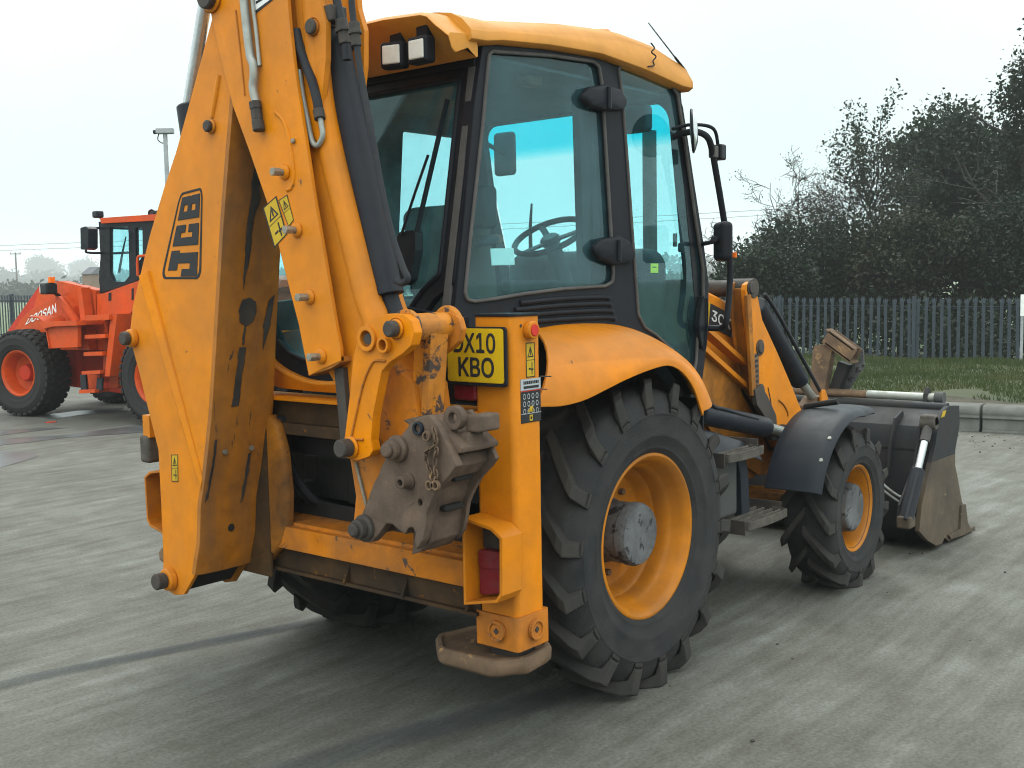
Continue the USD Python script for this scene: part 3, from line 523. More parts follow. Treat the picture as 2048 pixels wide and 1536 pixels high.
part(p, 'pole', cyl(g, g+A(0, 0, h_), 0.065, 0.05, n=14), MATS['pole_steel']); hd = g+A(0, 0, h_)
part(p, 'camera_housing', rbox(hd+A(0.0, 0.0, 0.07), A(0.20, 0.09, 0.065), 0.02, np.array([[.64, .77, 0], [-.77, .64, 0], [0, 0, 1]])), MATS['pole_steel']); part(p, 'camera_lens', cyl(hd+A(-.10, .14, .06), hd+A(-.17, .22, .05), 0.05, n=12), MATS['black_gloss']); part(p, 'cable_loop', tube(spl([hd+A(-.1, .1, .03), hd+A(-.12, .13, -.12), hd+A(-.06, .08, -.2), hd+A(0, 0, -.22)]), 0.012, n=6), MATS['rubber_hose'])
g = A(*(46.322,84.062), 0); w_ = 3.27; p = thing('brick_house', 'small brown brick building beyond the fence, half hidden by the wheel loader cab', 'house', g)
part(p, 'wall', bx(g+A(-.7, -.7, 0), g+A(.7, .7, w_)), MATS['house_wall']); part(p, 'roof', hull([g+A(a, b, w_) for a in (-.8, .8) for b in (-.8, .8)]+[g+A(0, b, w_+0.6) for b in (-.8, .8)]), MATS['house_roof'])
part(p, 'window', bx(g+A(-.73, -.3, 1.2), g+A(-.69, .3, 2.2)), MATS['black_gloss'])
# mist
solo('haze', bx(A(-1340, -1340, -1.2), A(1340, 1340, 36)), usdkit.material(stage, '/World/Looks/mist', {'v': ('principled_volume', {'color': (0.97, 0.995, 1.0), 'density': 0.0007, 'anisotropy': 0.2})}, [], volume='v.volume'), 'thin pale mist over the fields', 'mist', kind='stuff', smooth=False)
# ================================================================ THE BACKHOE LOADER (x forward, y to its left, origin on the ground under the rear axle)
HOE = thing('backhoe_loader', 'yellow and black backhoe loader parked with its digger arm folded across the back', 'backhoe loader')
Y_, YC, YG, YW = MATS['yellow_paint'], MATS['yellow_chipped'], MATS['yellow_grimy'], MATS['yellow_worn']
BP, BG, CB, DS, UB = MATS['black_plastic'], MATS['black_gloss'], MATS['cylinder_black'], MATS['dark_steel'], MATS['underbody']
M = MATS

def place(m, c, side, yaw=0.0):
    """local (x forward, y outward, z up) -> world"""
    v = np.asarray(m.vertices); cy, sy = math.cos(yaw), math.sin(yaw); w = np.stack([v[:, 0]*cy-side*v[:, 1]*sy, v[:, 0]*sy+side*v[:, 1]*cy, v[:, 2]], 1)+np.asarray(c)
    return tm(w, m.faces if side > 0 else m.faces[:, ::-1])
def tyre_mesh(R, Rr, W, lug, n=96):
    H = R-lug-Rr
    pr = [(Rr-.01, .36*W), (Rr+.012, .40*W), (Rr+.10*H, .435*W), (Rr+.13*H, .452*W), (Rr+.17*H, .446*W), (Rr+.3*H, .485*W), (Rr+.33*H, .494*W), (Rr+.37*H, .487*W), (Rr+.55*H, .50*W), (Rr+.62*H, .498*W), (Rr+.64*H, .506*W), (Rr+.67*H, .493*W), (Rr+.78*H, .475*W), (Rr+.93*H, .42*W), (R-lug, .34*W), (R-lug+.004, .17*W), (R-lug+.006, 0)]
    pr = pr+[(r, -w) for r, w in pr[-2::-1]]
    return lathe(pr, (0, 0, 0), (0, -1, 0), n)
def lugs_mesh(R, Rr, W, lug, N, k, wd, side_drop):
    out = []
    for s in (-1, 1):
        for i in range(N):
            f0 = 2*PI*(i+(0.5 if s > 0 else 0))/N; secs = []
            for t in (-0.32, -0.16, -0.02, 0.12, 0.35, 0.6, 0.85, 1.06):
                o = s*W/2*(1-max(t, 0)*0.98)*(0.965 if t > -0.1 else 1.0); a = f0-k*max(t, -0.05)
                rt = R-(side_drop if t < -0.1 else (0.012 if t < 0 else 0)); rb = rt-lug*(1.25 if t > -0.1 else 1.0)
                if t < -0.1: rb = rt-0.03; o = s*W/2*1.012
                if t < -0.3: rt = R-side_drop-.045; rb = rt-.03; o = s*W/2*.985
                hw = wd*(1.0 if t > 0 else 0.9)*(1-0.18*max(t, 0)); q = []
                for da, r in ((-hw*1.45, rb), (hw*1.45, rb), (hw, rt), (-hw, rt)):
                    b = a+da/R; q.append((r*math.cos(b), o*(0.93 if (r == rb and t > -0.1 and t < 0.2) else 1), r*math.sin(b)))
                secs.append(q)
            out.append(loft(secs))
    return cat(*out)
def wheel(name, c, side, yaw, R, Rr, W, lug, N, k, wd, hub_r, rim_prof, hub_prof, label=None, drop=0.105, spin=0.0):
    w = sub(HOE, name, label)
    def fit(m):
        v = np.array(m.vertices); cs, sn = math.cos(spin), math.sin(spin); v = np.stack([v[:, 0]*cs-v[:, 2]*sn, v[:, 1], v[:, 0]*sn+v[:, 2]*cs], 1); m = place(tm(v, m.faces), c, side, yaw); v = np.array(m.vertices)
        low = np.clip((0.10-v[:, 2])/0.10, 0, 1.4); v[:, 1] = c[1]+(v[:, 1]-c[1])*(1+0.07*low); v[:, 2] = np.where(v[:, 2] < 0.03, 0.003+0.9*np.maximum(v[:, 2]-0.0, 0)*0.9, v[:, 2]); return tm(v, m.faces)
    part(w, 'tyre', fit(tyre_mesh(R, Rr, W, lug)), M['rubber_tyre'], smooth=40)
    part(w, 'tread', fit(lugs_mesh(R, Rr, W, lug, N, k, wd, drop)), M['rubber_tread'], smooth=25)
    f = lambda m: place(m, c, side, yaw)
    part(w, 'rim', f(lathe(rim_prof, (0, 0, 0), (0, 1, 0), 72)), M['rim_yellow'], smooth=40)
    part(w, 'hub', f(lathe(hub_prof, (0, 0, 0), (0, 1, 0), 40)), M['grey_mud'], smooth=30)
    nb = []
    for i in range(10):
        a = 2*PI*i/10+0.3; q = A(math.cos(a)*hub_r*1.22, rim_prof[-2][1], math.sin(a)*hub_r*1.22); nb.append(cyl(q, q+A(0, 0.03, 0), 0.016, n=6))
    part(w, 'wheel_nuts', f(cat(*nb)), M['rust_steel'])
    return w
o0 = 0.178                                                            # rim flange, outward of the tyre centre
rear_rim = [(0.374, o0-.012), (0.380, o0), (0.366, o0+.004), (0.352, o0-.010), (0.338, o0-.034), (0.330, o0-.075), (0.318, o0-.088), (0.306, o0-.115), (0.303, o0-.165), (0.285, o0-.180), (0.278, o0-.215), (0.262, o0-.232), (0.14, o0-.246), (0.0, o0-.246)]
rear_hub = [(0.142, o0-.26), (0.152, o0-.24), (0.152, o0-.225), (0.141, o0-.21), (0.141, o0-.10), (0.146, o0-.095), (0.146, o0-.065), (0.141, o0-.055), (0.136, o0-.045), (0.10, o0-.040), (0.06, o0-.046), (0.0, o0-.044)]
for s in (-1, 1):
    wheel('rear_wheel', (0, s*0.839, 0.703), s, 0, 0.715, 0.362, 0.435, 0.046, 18, 0.33, 0.032, 0.165, rear_rim, rear_hub, spin=0.06 if s < 0 else 0.2)
o1 = 0.125
front_rim = [(0.262, o1-.01), (0.266, o1), (0.254, o1+.003), (0.243, o1-.010), (0.233, o1-.03), (0.228, o1-.07), (0.215, o1-.085), (0.208, o1-.14), (0.19, o1-.155), (0.10, o1-.16), (0.0, o1-.16)]
front_hub = [(0.15, o1-.17), (0.152, o1-.10), (0.146, o1-.035), (0.140, o1-.012), (0.128, o1-.004), (0.06, o1-.006), (0.0, o1-.004)]
for s in (-1, 1):
    wheel('front_wheel', (2.17, s*0.963, 0.474), s, 0.022, 0.490, 0.250, 0.315, 0.042, 13, 0.42, 0.029, 0.155, front_rim, front_hub, drop=0.07, spin=0.1)

# ---- chassis, axles, underside
ch = [obar((-.95, s*.36, .82), (2.9, s*.36, .72), .09, .26) for s in (-1, 1)]
part(HOE, 'chassis', cat(*ch, bx((-.6, -.36, .62), (.35, .36, .9)), bx((.3, -.3, .5), (1.6, .3, .75))), UB)
part(HOE, 'rear_axle', cat(cyl((0, -.7, .70), (0, .7, .70), .13), cyl((0, -.62, .70), (0, -.3, .70), .19), cyl((0, .3, .70), (0, .62, .70), .19), rbox((0, 0, .70), (.26, .26, .24), .08)), UB)
part(HOE, 'front_axle', cat(cyl((2.17, -.78, .46), (2.17, .78, .46), .085), rbox((2.17, 0, .47), (.16, .2, .15), .05), cyl((2.05, -.75, .50), (2.05, .75, .50), .04)), YG)
part(HOE, 'transmission', cat(rbox((.75, 0, .62), (.45, .24, .24), .06), cyl((1.1, 0, .55), (2.1, 0, .48), .05), cyl((-.5, .1, .75), (.3, .1, .65), .06)), UB)
part(HOE, 'tank', rbox(A(1.02, -.60, .66), A(.22, .15, .22), .05), M['grey_box'])
part(HOE, 'tank', rbox(A(.95, .60, .62), A(.38, .17, .24), .05), UB)
part(HOE, 'floor_pan', cat(bx((-.75, -.62, 1.02), (1.15, .62, 1.12)), bx((-.70, -.60, .92), (-.5, .60, 1.3)), bx((.95, -.6, .8), (1.1, .6, 1.5))), UB)
for a in np.arange(-.2, .62, .102): part(HOE, 'mud_flap', bx((-.80, a, .86+.01*math.sin(a*9)), (-.785, a+.1, 1.07-.012*math.sin(a*7))), M['rubber_tread'])
for i in range(4): part(HOE, 'rear_hose', tube(spl([(-.98, .34+.05*i, 1.25), (-1.0, .26+.05*i, 1.05), (-.95, .18+.06*i, .9), (-.8, .2+.05*i, .83)]), .018, n=8), M['rubber_hose'])

# ---- rear frame, sideshift rails, stabilisers
fr = sub(HOE, 'rear_frame')
part(fr, 'lower_rail', cat(bx((-1.12, -.94, .70), (-1.0, .94, .80)), bx((-1.085, -.94, .80), (-.90, .94, .815))), YC)
part(fr, 'lower_lip', cat(bx((-1.075, -.94, .585), (-1.055, .94, .70)), bx((-1.10, -.94, .585), (-1.055, .94, .60))), M['frame_dark'])
part(fr, 'upper_rail', cat(bx((-1.09, -.94, 1.21), (-1.0, .94, 1.26)), bx((-1.05, -.94, 1.26), (-1.03, .94, 1.36))), M['frame_dark']); part(fr, 'top_plate', bx((-1.10, -.94, 1.36), (-.93, .94, 1.375)), Y_)
part(fr, 'back_plate', cat(bx((-.93, -.94, .62), (-.915, .94, .88)), bx((-.955, -.94, 1.10), (-.94, .94, 1.36))), UB)
part(fr, 'side_plate', cat(bx((-1.0, -.95, .6), (-.9, -.92, 1.66)), bx((-1.0, .92, .6), (-.9, .95, 1.66))), Y_)
part(fr, 'top_cross_piece', bx((-1.04, -.95, 1.575), (-.92, -.62, 1.66)), Y_)
# mounting gaps filled by short welded gussets
for a in (-.9, -.55, -.2): part(fr, 'gusset', extr([(-1.11, .60), (-1.0, .60), (-1.0, .72), (-1.06, .70)], 'y', a, a+.012), M['frame_dark'])
def stabiliser(s, lab):
    st = sub(HOE, 'stabiliser', lab); f = lambda m: m if s < 0 else flip(tm(np.asarray(m.vertices)*A(1, -1, 1)+A(0, .07, .12), m.faces))
    prof = rnd([(-1.07, -1.12), (-.902, -1.12), (-.902, -.93), (-1.07, -.93)], .022)
    part(st, 'leg_tube', f(cat(extr(prof, 'z', .60, 1.735))), Y_)
    part(st, 'top_cap', f(extr(prof.buffer(.004), 'z', 1.735, 1.745)), BP)
    collar = rnd([(-1.083, -1.133), (-.889, -1.133), (-.889, -.917), (-1.083, -.917)], .016)
    part(st, 'collar', f(cat(extr(collar, 'z', .475, .605))), YC)
    for (p, d) in (((-1.083, -1.035, .545), (-1, 0, 0)), ((-.985, -1.133, .545), (0, -1, 0))):
        d = A(*d); p = A(*p); u = cat(cyl(p, p+d*.012, .040, n=24, c=.004), ring(p+d*.012, d, .040, .030, .006)); part(st, 'wear_pad_plug', f(u), YC)
        part(st, 'plug_socket', f(cyl(p+d*.012, p+d*.0145, .013, n=4)), DS)
    # foot pad, a thick oblong shoe with a rim
    c = A(-.965, -.90); P = Polygon([(c[0]+a, c[1]+b) for a, b in ((-.12, -.13), (-.05, -.17), (.07, -.155), (.115, -.07), (.12, .07), (.07, .15), (-.05, .165), (-.12, .09))]).buffer(.068, quad_segs=5)
    pts = np.array(P.exterior.coords)[::-1]; sm = spl(pts, 2)[:-1]
    rings = []
    for sc, z in ((.80, .375), (.93, .378), (1.0, .395), (1.01, .43), (.97, .447), (.90, .45), (.86, .436), (.5, .43)):
        q = (sm-c)*sc+c; nz = (meshkit.noise(np.c_[q*9, np.full(len(q), z*20)], 3)-.5)*.010; rings.append(np.c_[q, z+nz])
    m = loft(rings); part(st, 'foot_pad', f(m), M['rust_steel'], 'muddy rusted foot pad', smooth=40)
    part(st, 'inner_leg', f(bx((-1.04, -1.09, .43), (-.93, -.96, .49))), DS)
    if s < 0:
        p = A(-.985, -1.12, 1.69); part(st, 'bracket_boss', cat(cyl((-.975, -1.12, 1.682), (-.975, -1.15, 1.682), .034, n=24, c=.004)), YC)
        part(st, 'reflector_disc', cyl((-.975, -1.15, 1.682), (-.975, -1.153, 1.682), .022, n=20), M['decal_red'])
        part(st, 'bolt_hole', cat(cyl((-.935, -1.1205, 1.70), (-.935, -1.1225, 1.70), .006, n=10), cyl((-1.02, -1.1205, 1.70), (-1.02, -1.1225, 1.70), .006, n=10)), DS)
        part(st, 'clip', cat(obar((-.905, -1.115, 1.503), (-.86, -1.135, 1.50), .006, .004), obar((-.905, -1.115, 1.455), (-.88, -1.13, 1.452), .006, .004)), DS)
    return st
SR = stabiliser(-1, None); stabiliser(1, None)
# warning sticker and data sticker on the right leg's side face
def ysq(x0, z0, x1, z1, y=-1.1202): return [A(x0, y, z0), A(x1, y, z0), A(x1, y, z1), A(x0, y, z1)]
tri = Polygon([(.5, .92), (.08, .12), (.92, .12)]); tri_in = Polygon([(.5, .74), (.22, .20), (.78, .20)])
def warn(parent, quad, pict=True):
    part(parent, 'warning_sticker', decal(sbox(0, 0, 1, 1), quad, .001), M['decal_yellow'])
    g = [sbox(0, 0, 1, 1).difference(sbox(.07, .025, .93, .975)), sbox(.07, .49, .93, .505)]
    g += [shapely.affinity.affine_transform(tri.difference(tri_in), [.78, 0, 0, .40, .11, .53]), sbox(.46, .63, .54, .80)]
    if pict: g += [sbox(.30, .22, .52, .27), sbox(.62, .08, .70, .34), Point(.66, .38).buffer(.05), sbox(.55, .20, .80, .25)]
    part(parent, 'sticker_print', decal(unary_union(g), [np.asarray(q)+np.cross(quad[1]-quad[0], quad[3]-quad[0])/np.linalg.norm(np.cross(quad[1]-quad[0], quad[3]-quad[0]))*.001 for q in quad], .0006), M['decal_black'])
warn(SR, ysq(-.993, 1.505, -.940, 1.635))
q = ysq(-1.028, 1.335, -.908, 1.500)
part(SR, 'data_sticker', decal(sbox(0, 0, 1, 1), q, .001), M['decal_black']); q2 = [a+A(0, -.001, 0) for a in q]
part(SR, 'sticker_header', decal(sbox(0, .74, 1, 1), q2, .0006), M['decal_grey'])
part(SR, 'sticker_rule', decal(sbox(0, .715, 1, .735), q2, .0006), M['decal_red'])
part(SR, 'sticker_pictograms', decal(unary_union([Point(.18+.21*i, .6-.17*j).buffer(.065).difference(Point(.18+.21*i, .6-.17*j).buffer(.045)) for i in range(4) for j in range(3)]+[sbox(0, .20, 1, .212)]), q2, .0006), M['decal_grey'])
part(SR, 'sticker_figure', decal(unary_union([Polygon([(.32, .24), (.62, .24), (.60, .36), (.48, .38)]), sbox(.42, .03, .58, .17).difference(sbox(.46, .07, .54, .13))]), q2, .0006), M['decal_yellow'])
part(SR, 'sticker_title', decal(unary_union([sbox(.14, .78, .9, .84), sbox(.14, .88, .9, .95)]).difference(unary_union([sbox(a, .875, a+.02, .955) for a in np.arange(.2, .9, .09)])), [a+A(0, -.0005, 0) for a in q2], .0006), M['decal_black'])
# tail lamp in its hood on the rear face of the right leg
tl = sub(HOE, 'tail_lamp')
hood_o = Polygon([(-.955, .655), (-1.12, .69), (-1.145, .72), (-1.150, .935), (-1.10, .968), (-.955, .99)])
hood = hood_o.difference(Polygon([(-.967, .668), (-1.112, .70), (-1.133, .726), (-1.138, .93), (-1.095, .957), (-.967, .977)]))
part(tl, 'hood', cat(extr(hood, 'x', -1.185, -1.07)), Y_)
part(tl, 'lens', cat(extr(rnd([(-.985, .685), (-1.10, .71), (-1.115, .80), (-.985, .79)], .012), 'x', -1.125, -1.09), extr(rnd([(-.985, .79), (-1.115, .80), (-1.115, .865), (-.985, .86)], .012), 'x', -1.130, -1.09)), M['red_lens'], 'dusty red tail lamp lens')
part(tl, 'lamp_body', cat(extr(rnd([(-.98, .86), (-1.12, .865), (-1.12, .935), (-.98, .945)], .01), 'x', -1.095, -1.08), cyl((-1.10, -1.05, .90), (-1.085, -1.05, .90), .035)), M['dark_steel'])
tl2 = sub(HOE, 'tail_lamp'); mv = lambda m: flip(tm(np.asarray(m.vertices)*A(1, -1, 1)+A(0, .02, 0), m.faces))
part(tl2, 'hood', mv(extr(hood, 'x', -1.185, -1.07)), YC); part(tl2, 'lens', mv(extr(rnd([(-.985, .685), (-1.10, .71), (-1.115, .865), (-.985, .86)], .012), 'x', -1.125, -1.09)), M['red_lens'])
part(HOE, 'leg_bracket', cat(bx((-1.16, 1.14, 1.13), (-1.07, 1.20, 1.24))), Y_); part(HOE, 'leg_lock', rbox((-1.12, 1.19, 1.07), (.05, .04, .07), .02), M['steel_step'])
part(HOE, 'rear_reflector', rbox((-1.06, -.885, 1.455), (.02, .055, .04), .01), M['red_lens'])
part(HOE, 'reflector_base', bx((-1.045, -.95, 1.40), (-1.02, -.66, 1.52)), UB)
# number plate
npl = sub(HOE, 'number_plate'); px_ = -1.10
part(npl, 'plate', extr(rnd([(-1.112, 1.476), (-.817, 1.476), (-.817, 1.698), (-1.112, 1.698)], .014), 'x', px_, px_+.012), BP)
Q = [A(px_-.0005, a, b) for a, b in ((-.823, 1.489), (-1.104, 1.489), (-1.104, 1.692), (-.823, 1.692))]
part(npl, 'reflective_face', decal(rnd([(0, 0), (1, 0), (1, 1), (0, 1)], .05), Q, .001), M['plate_yellow'])
Q2 = [q+A(-.001, 0, 0) for q in Q]
part(npl, 'registration_top', decal(text('DX10'), inset(Q2, .12, .545, .86, .92), .001), M['decal_black']); part(npl, 'registration_bottom', decal(text('KBO'), inset(Q2, .20, .10, .83, .47), .001), M['decal_black'])
part(npl, 'bracket', cat(bx((-1.09, -.90, 1.69), (-1.06, -.80, 1.735)), obar((-1.075, -.83, 1.72), (-1.06, -.55, 1.76), .03, .03)), BP)

# ---- kingpost and the folded boom (it lies in a plane across the back of the machine)
kp = sub(HOE, 'kingpost')
kq = [(0.242,1.292),(0.195,1.251),(0.157,1.131),(0.14,0.953),(0.152,0.806),(0.191,0.722),(0.292,0.627)]
part(kp, 'casting', cat(loft([[A(-1.10+dx, a+dy, b) for dx, dy in ((-.03, 0.02), (-.01, -.0), (.015, 0), (.025, .02), (.025, .22), (-.03, .22))] for a, b in kq])), YG, smooth=50)
part(kp, 'carriage_plate', cat(bx((-1.135, .26, .56), (-1.122, .80, 1.40)), bx((-1.06, .28, 1.05), (-.98, .80, 1.20))), M['frame_dark'])
part(kp, 'slew_pin', cyl((-1.22, .52, 1.08), (-1.22, .52, 1.22), .10), DS); part(kp, 'slew_pin', cyl((-1.22, .52, .62), (-1.22, .52, .74), .10), DS)
part(kp, 'rubber_buffer', rbox((-1.07, .255, 1.235), (.035, .035, .05), .015), M['rubber_hose'])
bo = sub(HOE, 'boom')
BX0, BX1 = -1.42, -1.135
bl = [(-0.102,3.241),(0.073,3.046),(0.134,2.939),(0.308,2.636),(0.425,2.436),(0.517,2.306),(0.65,2.098),(0.735,1.936),(0.813,1.786),(0.854,1.65),(0.797,1.508),(0.719,1.292),(0.664,1.141),(0.663,0.914),(0.665,0.65),(0.676,0.567),(0.645,0.503),(0.587,0.489)]
br = [(0.517,0.503),(0.426,0.606),(0.378,0.758),(0.358,0.926),(0.315,1.061),(0.25,1.325),(0.185,1.696),(0.114,2.117),(0.053,2.424),(0.018,2.588),(-0.022,2.798),(-0.09,3.055),(-0.194,3.222)]
side_poly = Polygon(bl+br).buffer(0)
part(bo, 'side_plate', extr(side_poly, 'x', BX0, BX0+.018), Y_); part(bo, 'side_plate', extr(side_poly, 'x', BX1-.018, BX1), YG)
belly = br[1:]; n_ = len(belly)
def strip(pts, d, x0, x1, t):
    """a plate t thick along a line in the yz plane, bulging d sideways at its far side"""
    P = np.array(pts); T = np.gradient(P, axis=0); Nn = np.stack([T[:, 1], -T[:, 0]], 1); Nn /= np.linalg.norm(Nn, axis=1, keepdims=True)
    return loft([[A(x0, *p), A(x1, *(p)), A(x1, *(p-n*t)), A(x0, *(p-n*t))] for p, n in zip(P, Nn)])
flare = [.045, .07, .07, .055, .035, .02, .01]+[0]*20
Bp = np.array(belly); dn = np.gradient(Bp, axis=0); Nb = np.stack([dn[:, 1], -dn[:, 0]], 1); Nb /= np.linalg.norm(Nb, axis=1, keepdims=True); Nb *= np.sign((Nb @ A(-1, 0)))[:, None]
part(bo, 'belly_plate', loft([[A(BX0-.003, *(p+n*.004)), A(BX0+.05, *(p+n*.012)), A((BX0+BX1)/2, *(p+n*.016)), A(BX1-.03+fl, *(p+n*.012)), A(BX1+fl, *(p+n*.004)), A(BX1+fl, *(p-n*.02)), A(BX0-.003, *(p-n*.02))] for p, n, fl in zip(Bp, Nb, flare)]), YW, 'scuffed bare underside of the boom', smooth=40)
sp = np.array(bl[:-3]); part(bo, 'spine_plate', loft([[A(BX0+.018, *p), A(BX1-.018, *p), A(BX1-.018, *(p+A(-.015, 0))), A(BX0+.018, *(p+A(-.015, 0)))] for p in sp]), YG)
part(bo, 'foot_cross_tube', cat(cyl((BX0+.018, .57, .60), (BX1-.018, .57, .60), .07)), YG)
part(bo, 'foot_shade_strip', loft([[A(BX0+.018, *p), A(BX1-.018, *p), A(BX1-.018, p[0], p[1]+.03), A(BX0+.018, p[0], p[1]+.03)] for p in [np.array(q)*A(1, 1)+A(.02, .012) for q in (bl[-2], bl[-1], br[0], br[1])]]), UB)  # dark strip standing in for the shade inside the open boom foot
spot = lambda q: [A(x, on_belly(z, x)[1]+.0004-.0025*0, z) for x, z in q]
rib = [(0.742,1.902),(0.667,1.943),(0.624,1.846),(0.498,1.518),(0.334,1.049),(0.345,0.949),(0.355,0.966),(0.583,1.504)]
rb = np.array(rib); L_ = [rb[0], rb[7], rb[6]]; R2 = [rb[1], rb[3], rb[4]]
lf = np.array([np.array(L_[0])*(1-t)+np.array(L_[2])*t for t in np.linspace(0, 1, 8)]); rg = np.array([np.array(R2[0])*(1-t)+np.array(R2[2])*t for t in np.linspace(0, 1, 8)])
part(bo, 'stiffening_fold', loft([[A(BX0+.001, *l), A(BX0-.030*(1-.75*k/7), *(l*.55+r*.45)), A(BX0-.012*(1-.7*k/7), *(l*.05+r*.95)), A(BX0+.001, *r)] for k, (l, r) in enumerate(zip(lf, rg))]), Y_, smooth=20)
pr_ = [(0.102,2.717),(0.128,2.641),(0.161,2.554)]; part(bo, 'pressed_rib', tube([A(BX0+.004, *p) for p in pr_], [.014, .016, .013], n=12), Y_, smooth=60)
def pin(parent, p, r, boss_r, boss_h, pin_h, name='pin', bm=Y_, pm=DS):
    p = A(*p); d = A(-1, 0, 0)
    part(parent, 'pin_boss', cyl(p, p+d*boss_h, boss_r*1.06, boss_r, n=28, c=.006), bm); part(parent, name, cyl(p+d*boss_h, p+d*(boss_h+pin_h), r, n=24, c=.005), pm)
pin(bo, (-1.42,0.164,2.518), .024, .028, .012, .02); pin(bo, (-1.42,0.818,1.642), .031, .040, .03, .03); pin(bo, (-1.42,0.609,0.562), .036, .050, .035, .05)
for q in [(0.101,3.019)]: pin(bo, (BX0-.02, *q), .05, .06, .01, .03)
yb = Bp
def on_belly(zv, xv):
    i = np.argsort(Bp[:, 1]); return A(xv, np.interp(zv, Bp[i, 1], Bp[i, 0])-.017, zv)
part(bo, 'belly_bolt', cat(*[cyl(on_belly(1.155, x)+A(0, .004, 0), on_belly(1.155, x)-A(0, .006, 0), .012, n=14) for x in (-1.345, -1.205)]), M['bolt_steel'])
part(bo, 'drain_hole', cyl(on_belly(.80, -1.27)+A(0, .004, 0), on_belly(.80, -1.27)-A(0, .0015, 0), .017, n=20), UB)
def scrape(q):
    g = Polygon(q).buffer(0).segmentize(.02) if hasattr(Polygon(q), 'segmentize') else Polygon(q).buffer(0); P = np.array(g.exterior.coords)[:-1]; P = P+(meshkit.fbm(np.c_[P*40, 0*P[:, 0]], 2, 4)-.5)[:, None]*.012
    m = trimesh.creation.extrude_polygon(Polygon(P).buffer(0) if Polygon(P).buffer(0).geom_type == 'Polygon' else Polygon(q), .002, engine='earcut'); v = np.array(m.vertices); y = np.array([on_belly(z, x)[1] for x, z in v[:, :2]]); part(bo, 'grease_mark', tm(np.stack([v[:, 0], y+.0005-v[:, 2], v[:, 1]], 1), m.faces[:, ::-1]), DS, smooth=False)
for q in ([(-1.315,1.808),(-1.281,1.816),(-1.246,1.796),(-1.24,1.753),(-1.258,1.711),(-1.287,1.697),(-1.32,1.713),(-1.33,1.762)], [(-1.295,1.697),(-1.284,1.697),(-1.294,1.616),(-1.304,1.616)], [(-1.315,1.606),(-1.279,1.604),(-1.302,1.353),(-1.333,1.356)], [(-1.294,2.412),(-1.25,2.437),(-1.248,2.374),(-1.271,2.269),(-1.257,2.228),(-1.27,2.186),(-1.287,2.143),(-1.286,2.018),(-1.317,1.85),(-1.316,2.017),(-1.318,2.142),(-1.304,2.226),(-1.311,2.288)], [(-1.174,1.805),(-1.146,1.826),(-1.16,1.696),(-1.189,1.588),(-1.195,1.697)], [(-1.219,1.128),(-1.202,1.137),(-1.209,0.927),(-1.224,0.907)], [(-1.402,1.217),(-1.392,1.215),(-1.402,0.958),(-1.414,0.938)]): scrape(q)
# maker's letters in their rounded frame, read upwards along the boom
CRN = [(0.284,1.899),(0.245,2.279),(0.407,2.265),(0.582,1.904)]; LQ = [A(-1.4205, *c) for c in CRN]      # bottom right, top right, top left, bottom left
LQ = [LQ[0], LQ[1], LQ[2], LQ[3]]                                    # u runs up the boom, v to the left
frm = rnd([(0, 0), (1, 0), (1, 1), (0, 1)], .12); frm = frm.difference(rnd([(.025, .05), (.975, .05), (.975, .95), (.025, .95)], .10))
J = unary_union([sbox(.10, .62, .33, .86), sbox(.18, .24, .30, .80), sbox(.06, .10, .30, .30), sbox(.03, .10, .115, .50)]).difference(rnd([(.12, .30), (.18, .30), (.18, .5), (.12, .5)], .01))
C_ = sbox(.38, .10, .62, .86).difference(unary_union([sbox(.475, .30, .53, .66), sbox(.53, .44, .63, .53)])); C_ = rnd(list(C_.exterior.coords), .02)
B_ = sbox(.68, .10, .94, .86).difference(unary_union([sbox(.77, .26, .84, .40), sbox(.77, .56, .84, .70)])).difference(Polygon([(.95, .44), (.915, .48), (.95, .52)]))
part(bo, 'maker_letters', decal(unary_union([J, C_, B_, frm]), LQ, .001), M['decal_black'])
wq = [A(-1.4205, *c) for c in [(0.569,1.008),(0.519,1.013),(0.513,1.134),(0.563,1.129)]]; warn(bo, wq)

# ---- dipper: flat outer box with bolts, smooth inner box behind it
dp = sub(HOE, 'dipper'); DX = -1.438
dl = [(0.18,3.296),(0.14,3.054),(0.074,2.809),(-0.005,2.58),(-0.102,2.389),(-0.213,2.155),(-0.29,1.921),(-0.362,1.712),(-0.403,1.544),(-0.41,1.518)]
dr = [(-0.476,1.543),(-0.596,1.581),(-0.596,1.631),(-0.575,1.714),(-0.53,1.938),(-0.48,2.177),(-0.441,2.396),(-0.414,2.546),(-0.392,2.668),(-0.372,2.836),(-0.362,2.965),(-0.349,3.186)]
part(dp, 'outer_side_plate', extr(Polygon(dl+dr).buffer(0), 'x', DX, DX+.014), Y_)
dl2 = np.array(dl); dr2 = np.array(dr[1:])
part(dp, 'far_side_plate', extr(Polygon(dl+dr).buffer(0), 'x', -1.165, -1.15), Y_)
part(dp, 'under_plate', loft([[A(DX+.014, *p), A(-1.165, *p), A(-1.165, *(p+A(-.012, 0))), A(DX+.014, *(p+A(-.012, 0)))] for p in dl2]), YG)
part(dp, 'lower_lip', loft([[A(DX+.002, *p), A(-1.16, *p), A(-1.16, *(p+A(0, .02))), A(DX+.002, *(p+A(0, .02)))] for p in np.array([(-0.41,1.518),(-0.446,1.529),(-0.533,1.549),(-0.596,1.577)])]), YW)
core = [(0.205,3.319),(0.066,2.898),(-0.073,2.525),(-0.238,2.16),(-0.355,1.826),(-0.466,1.527),(-0.552,1.425),(-0.668,1.431),(-0.738,1.621),(-0.721,1.731),(-0.685,1.805),(-0.637,1.954),(-0.585,2.122),(-0.527,2.311),(-0.48,2.492),(-0.457,2.67),(-0.442,2.929),(-0.442,3.184)]
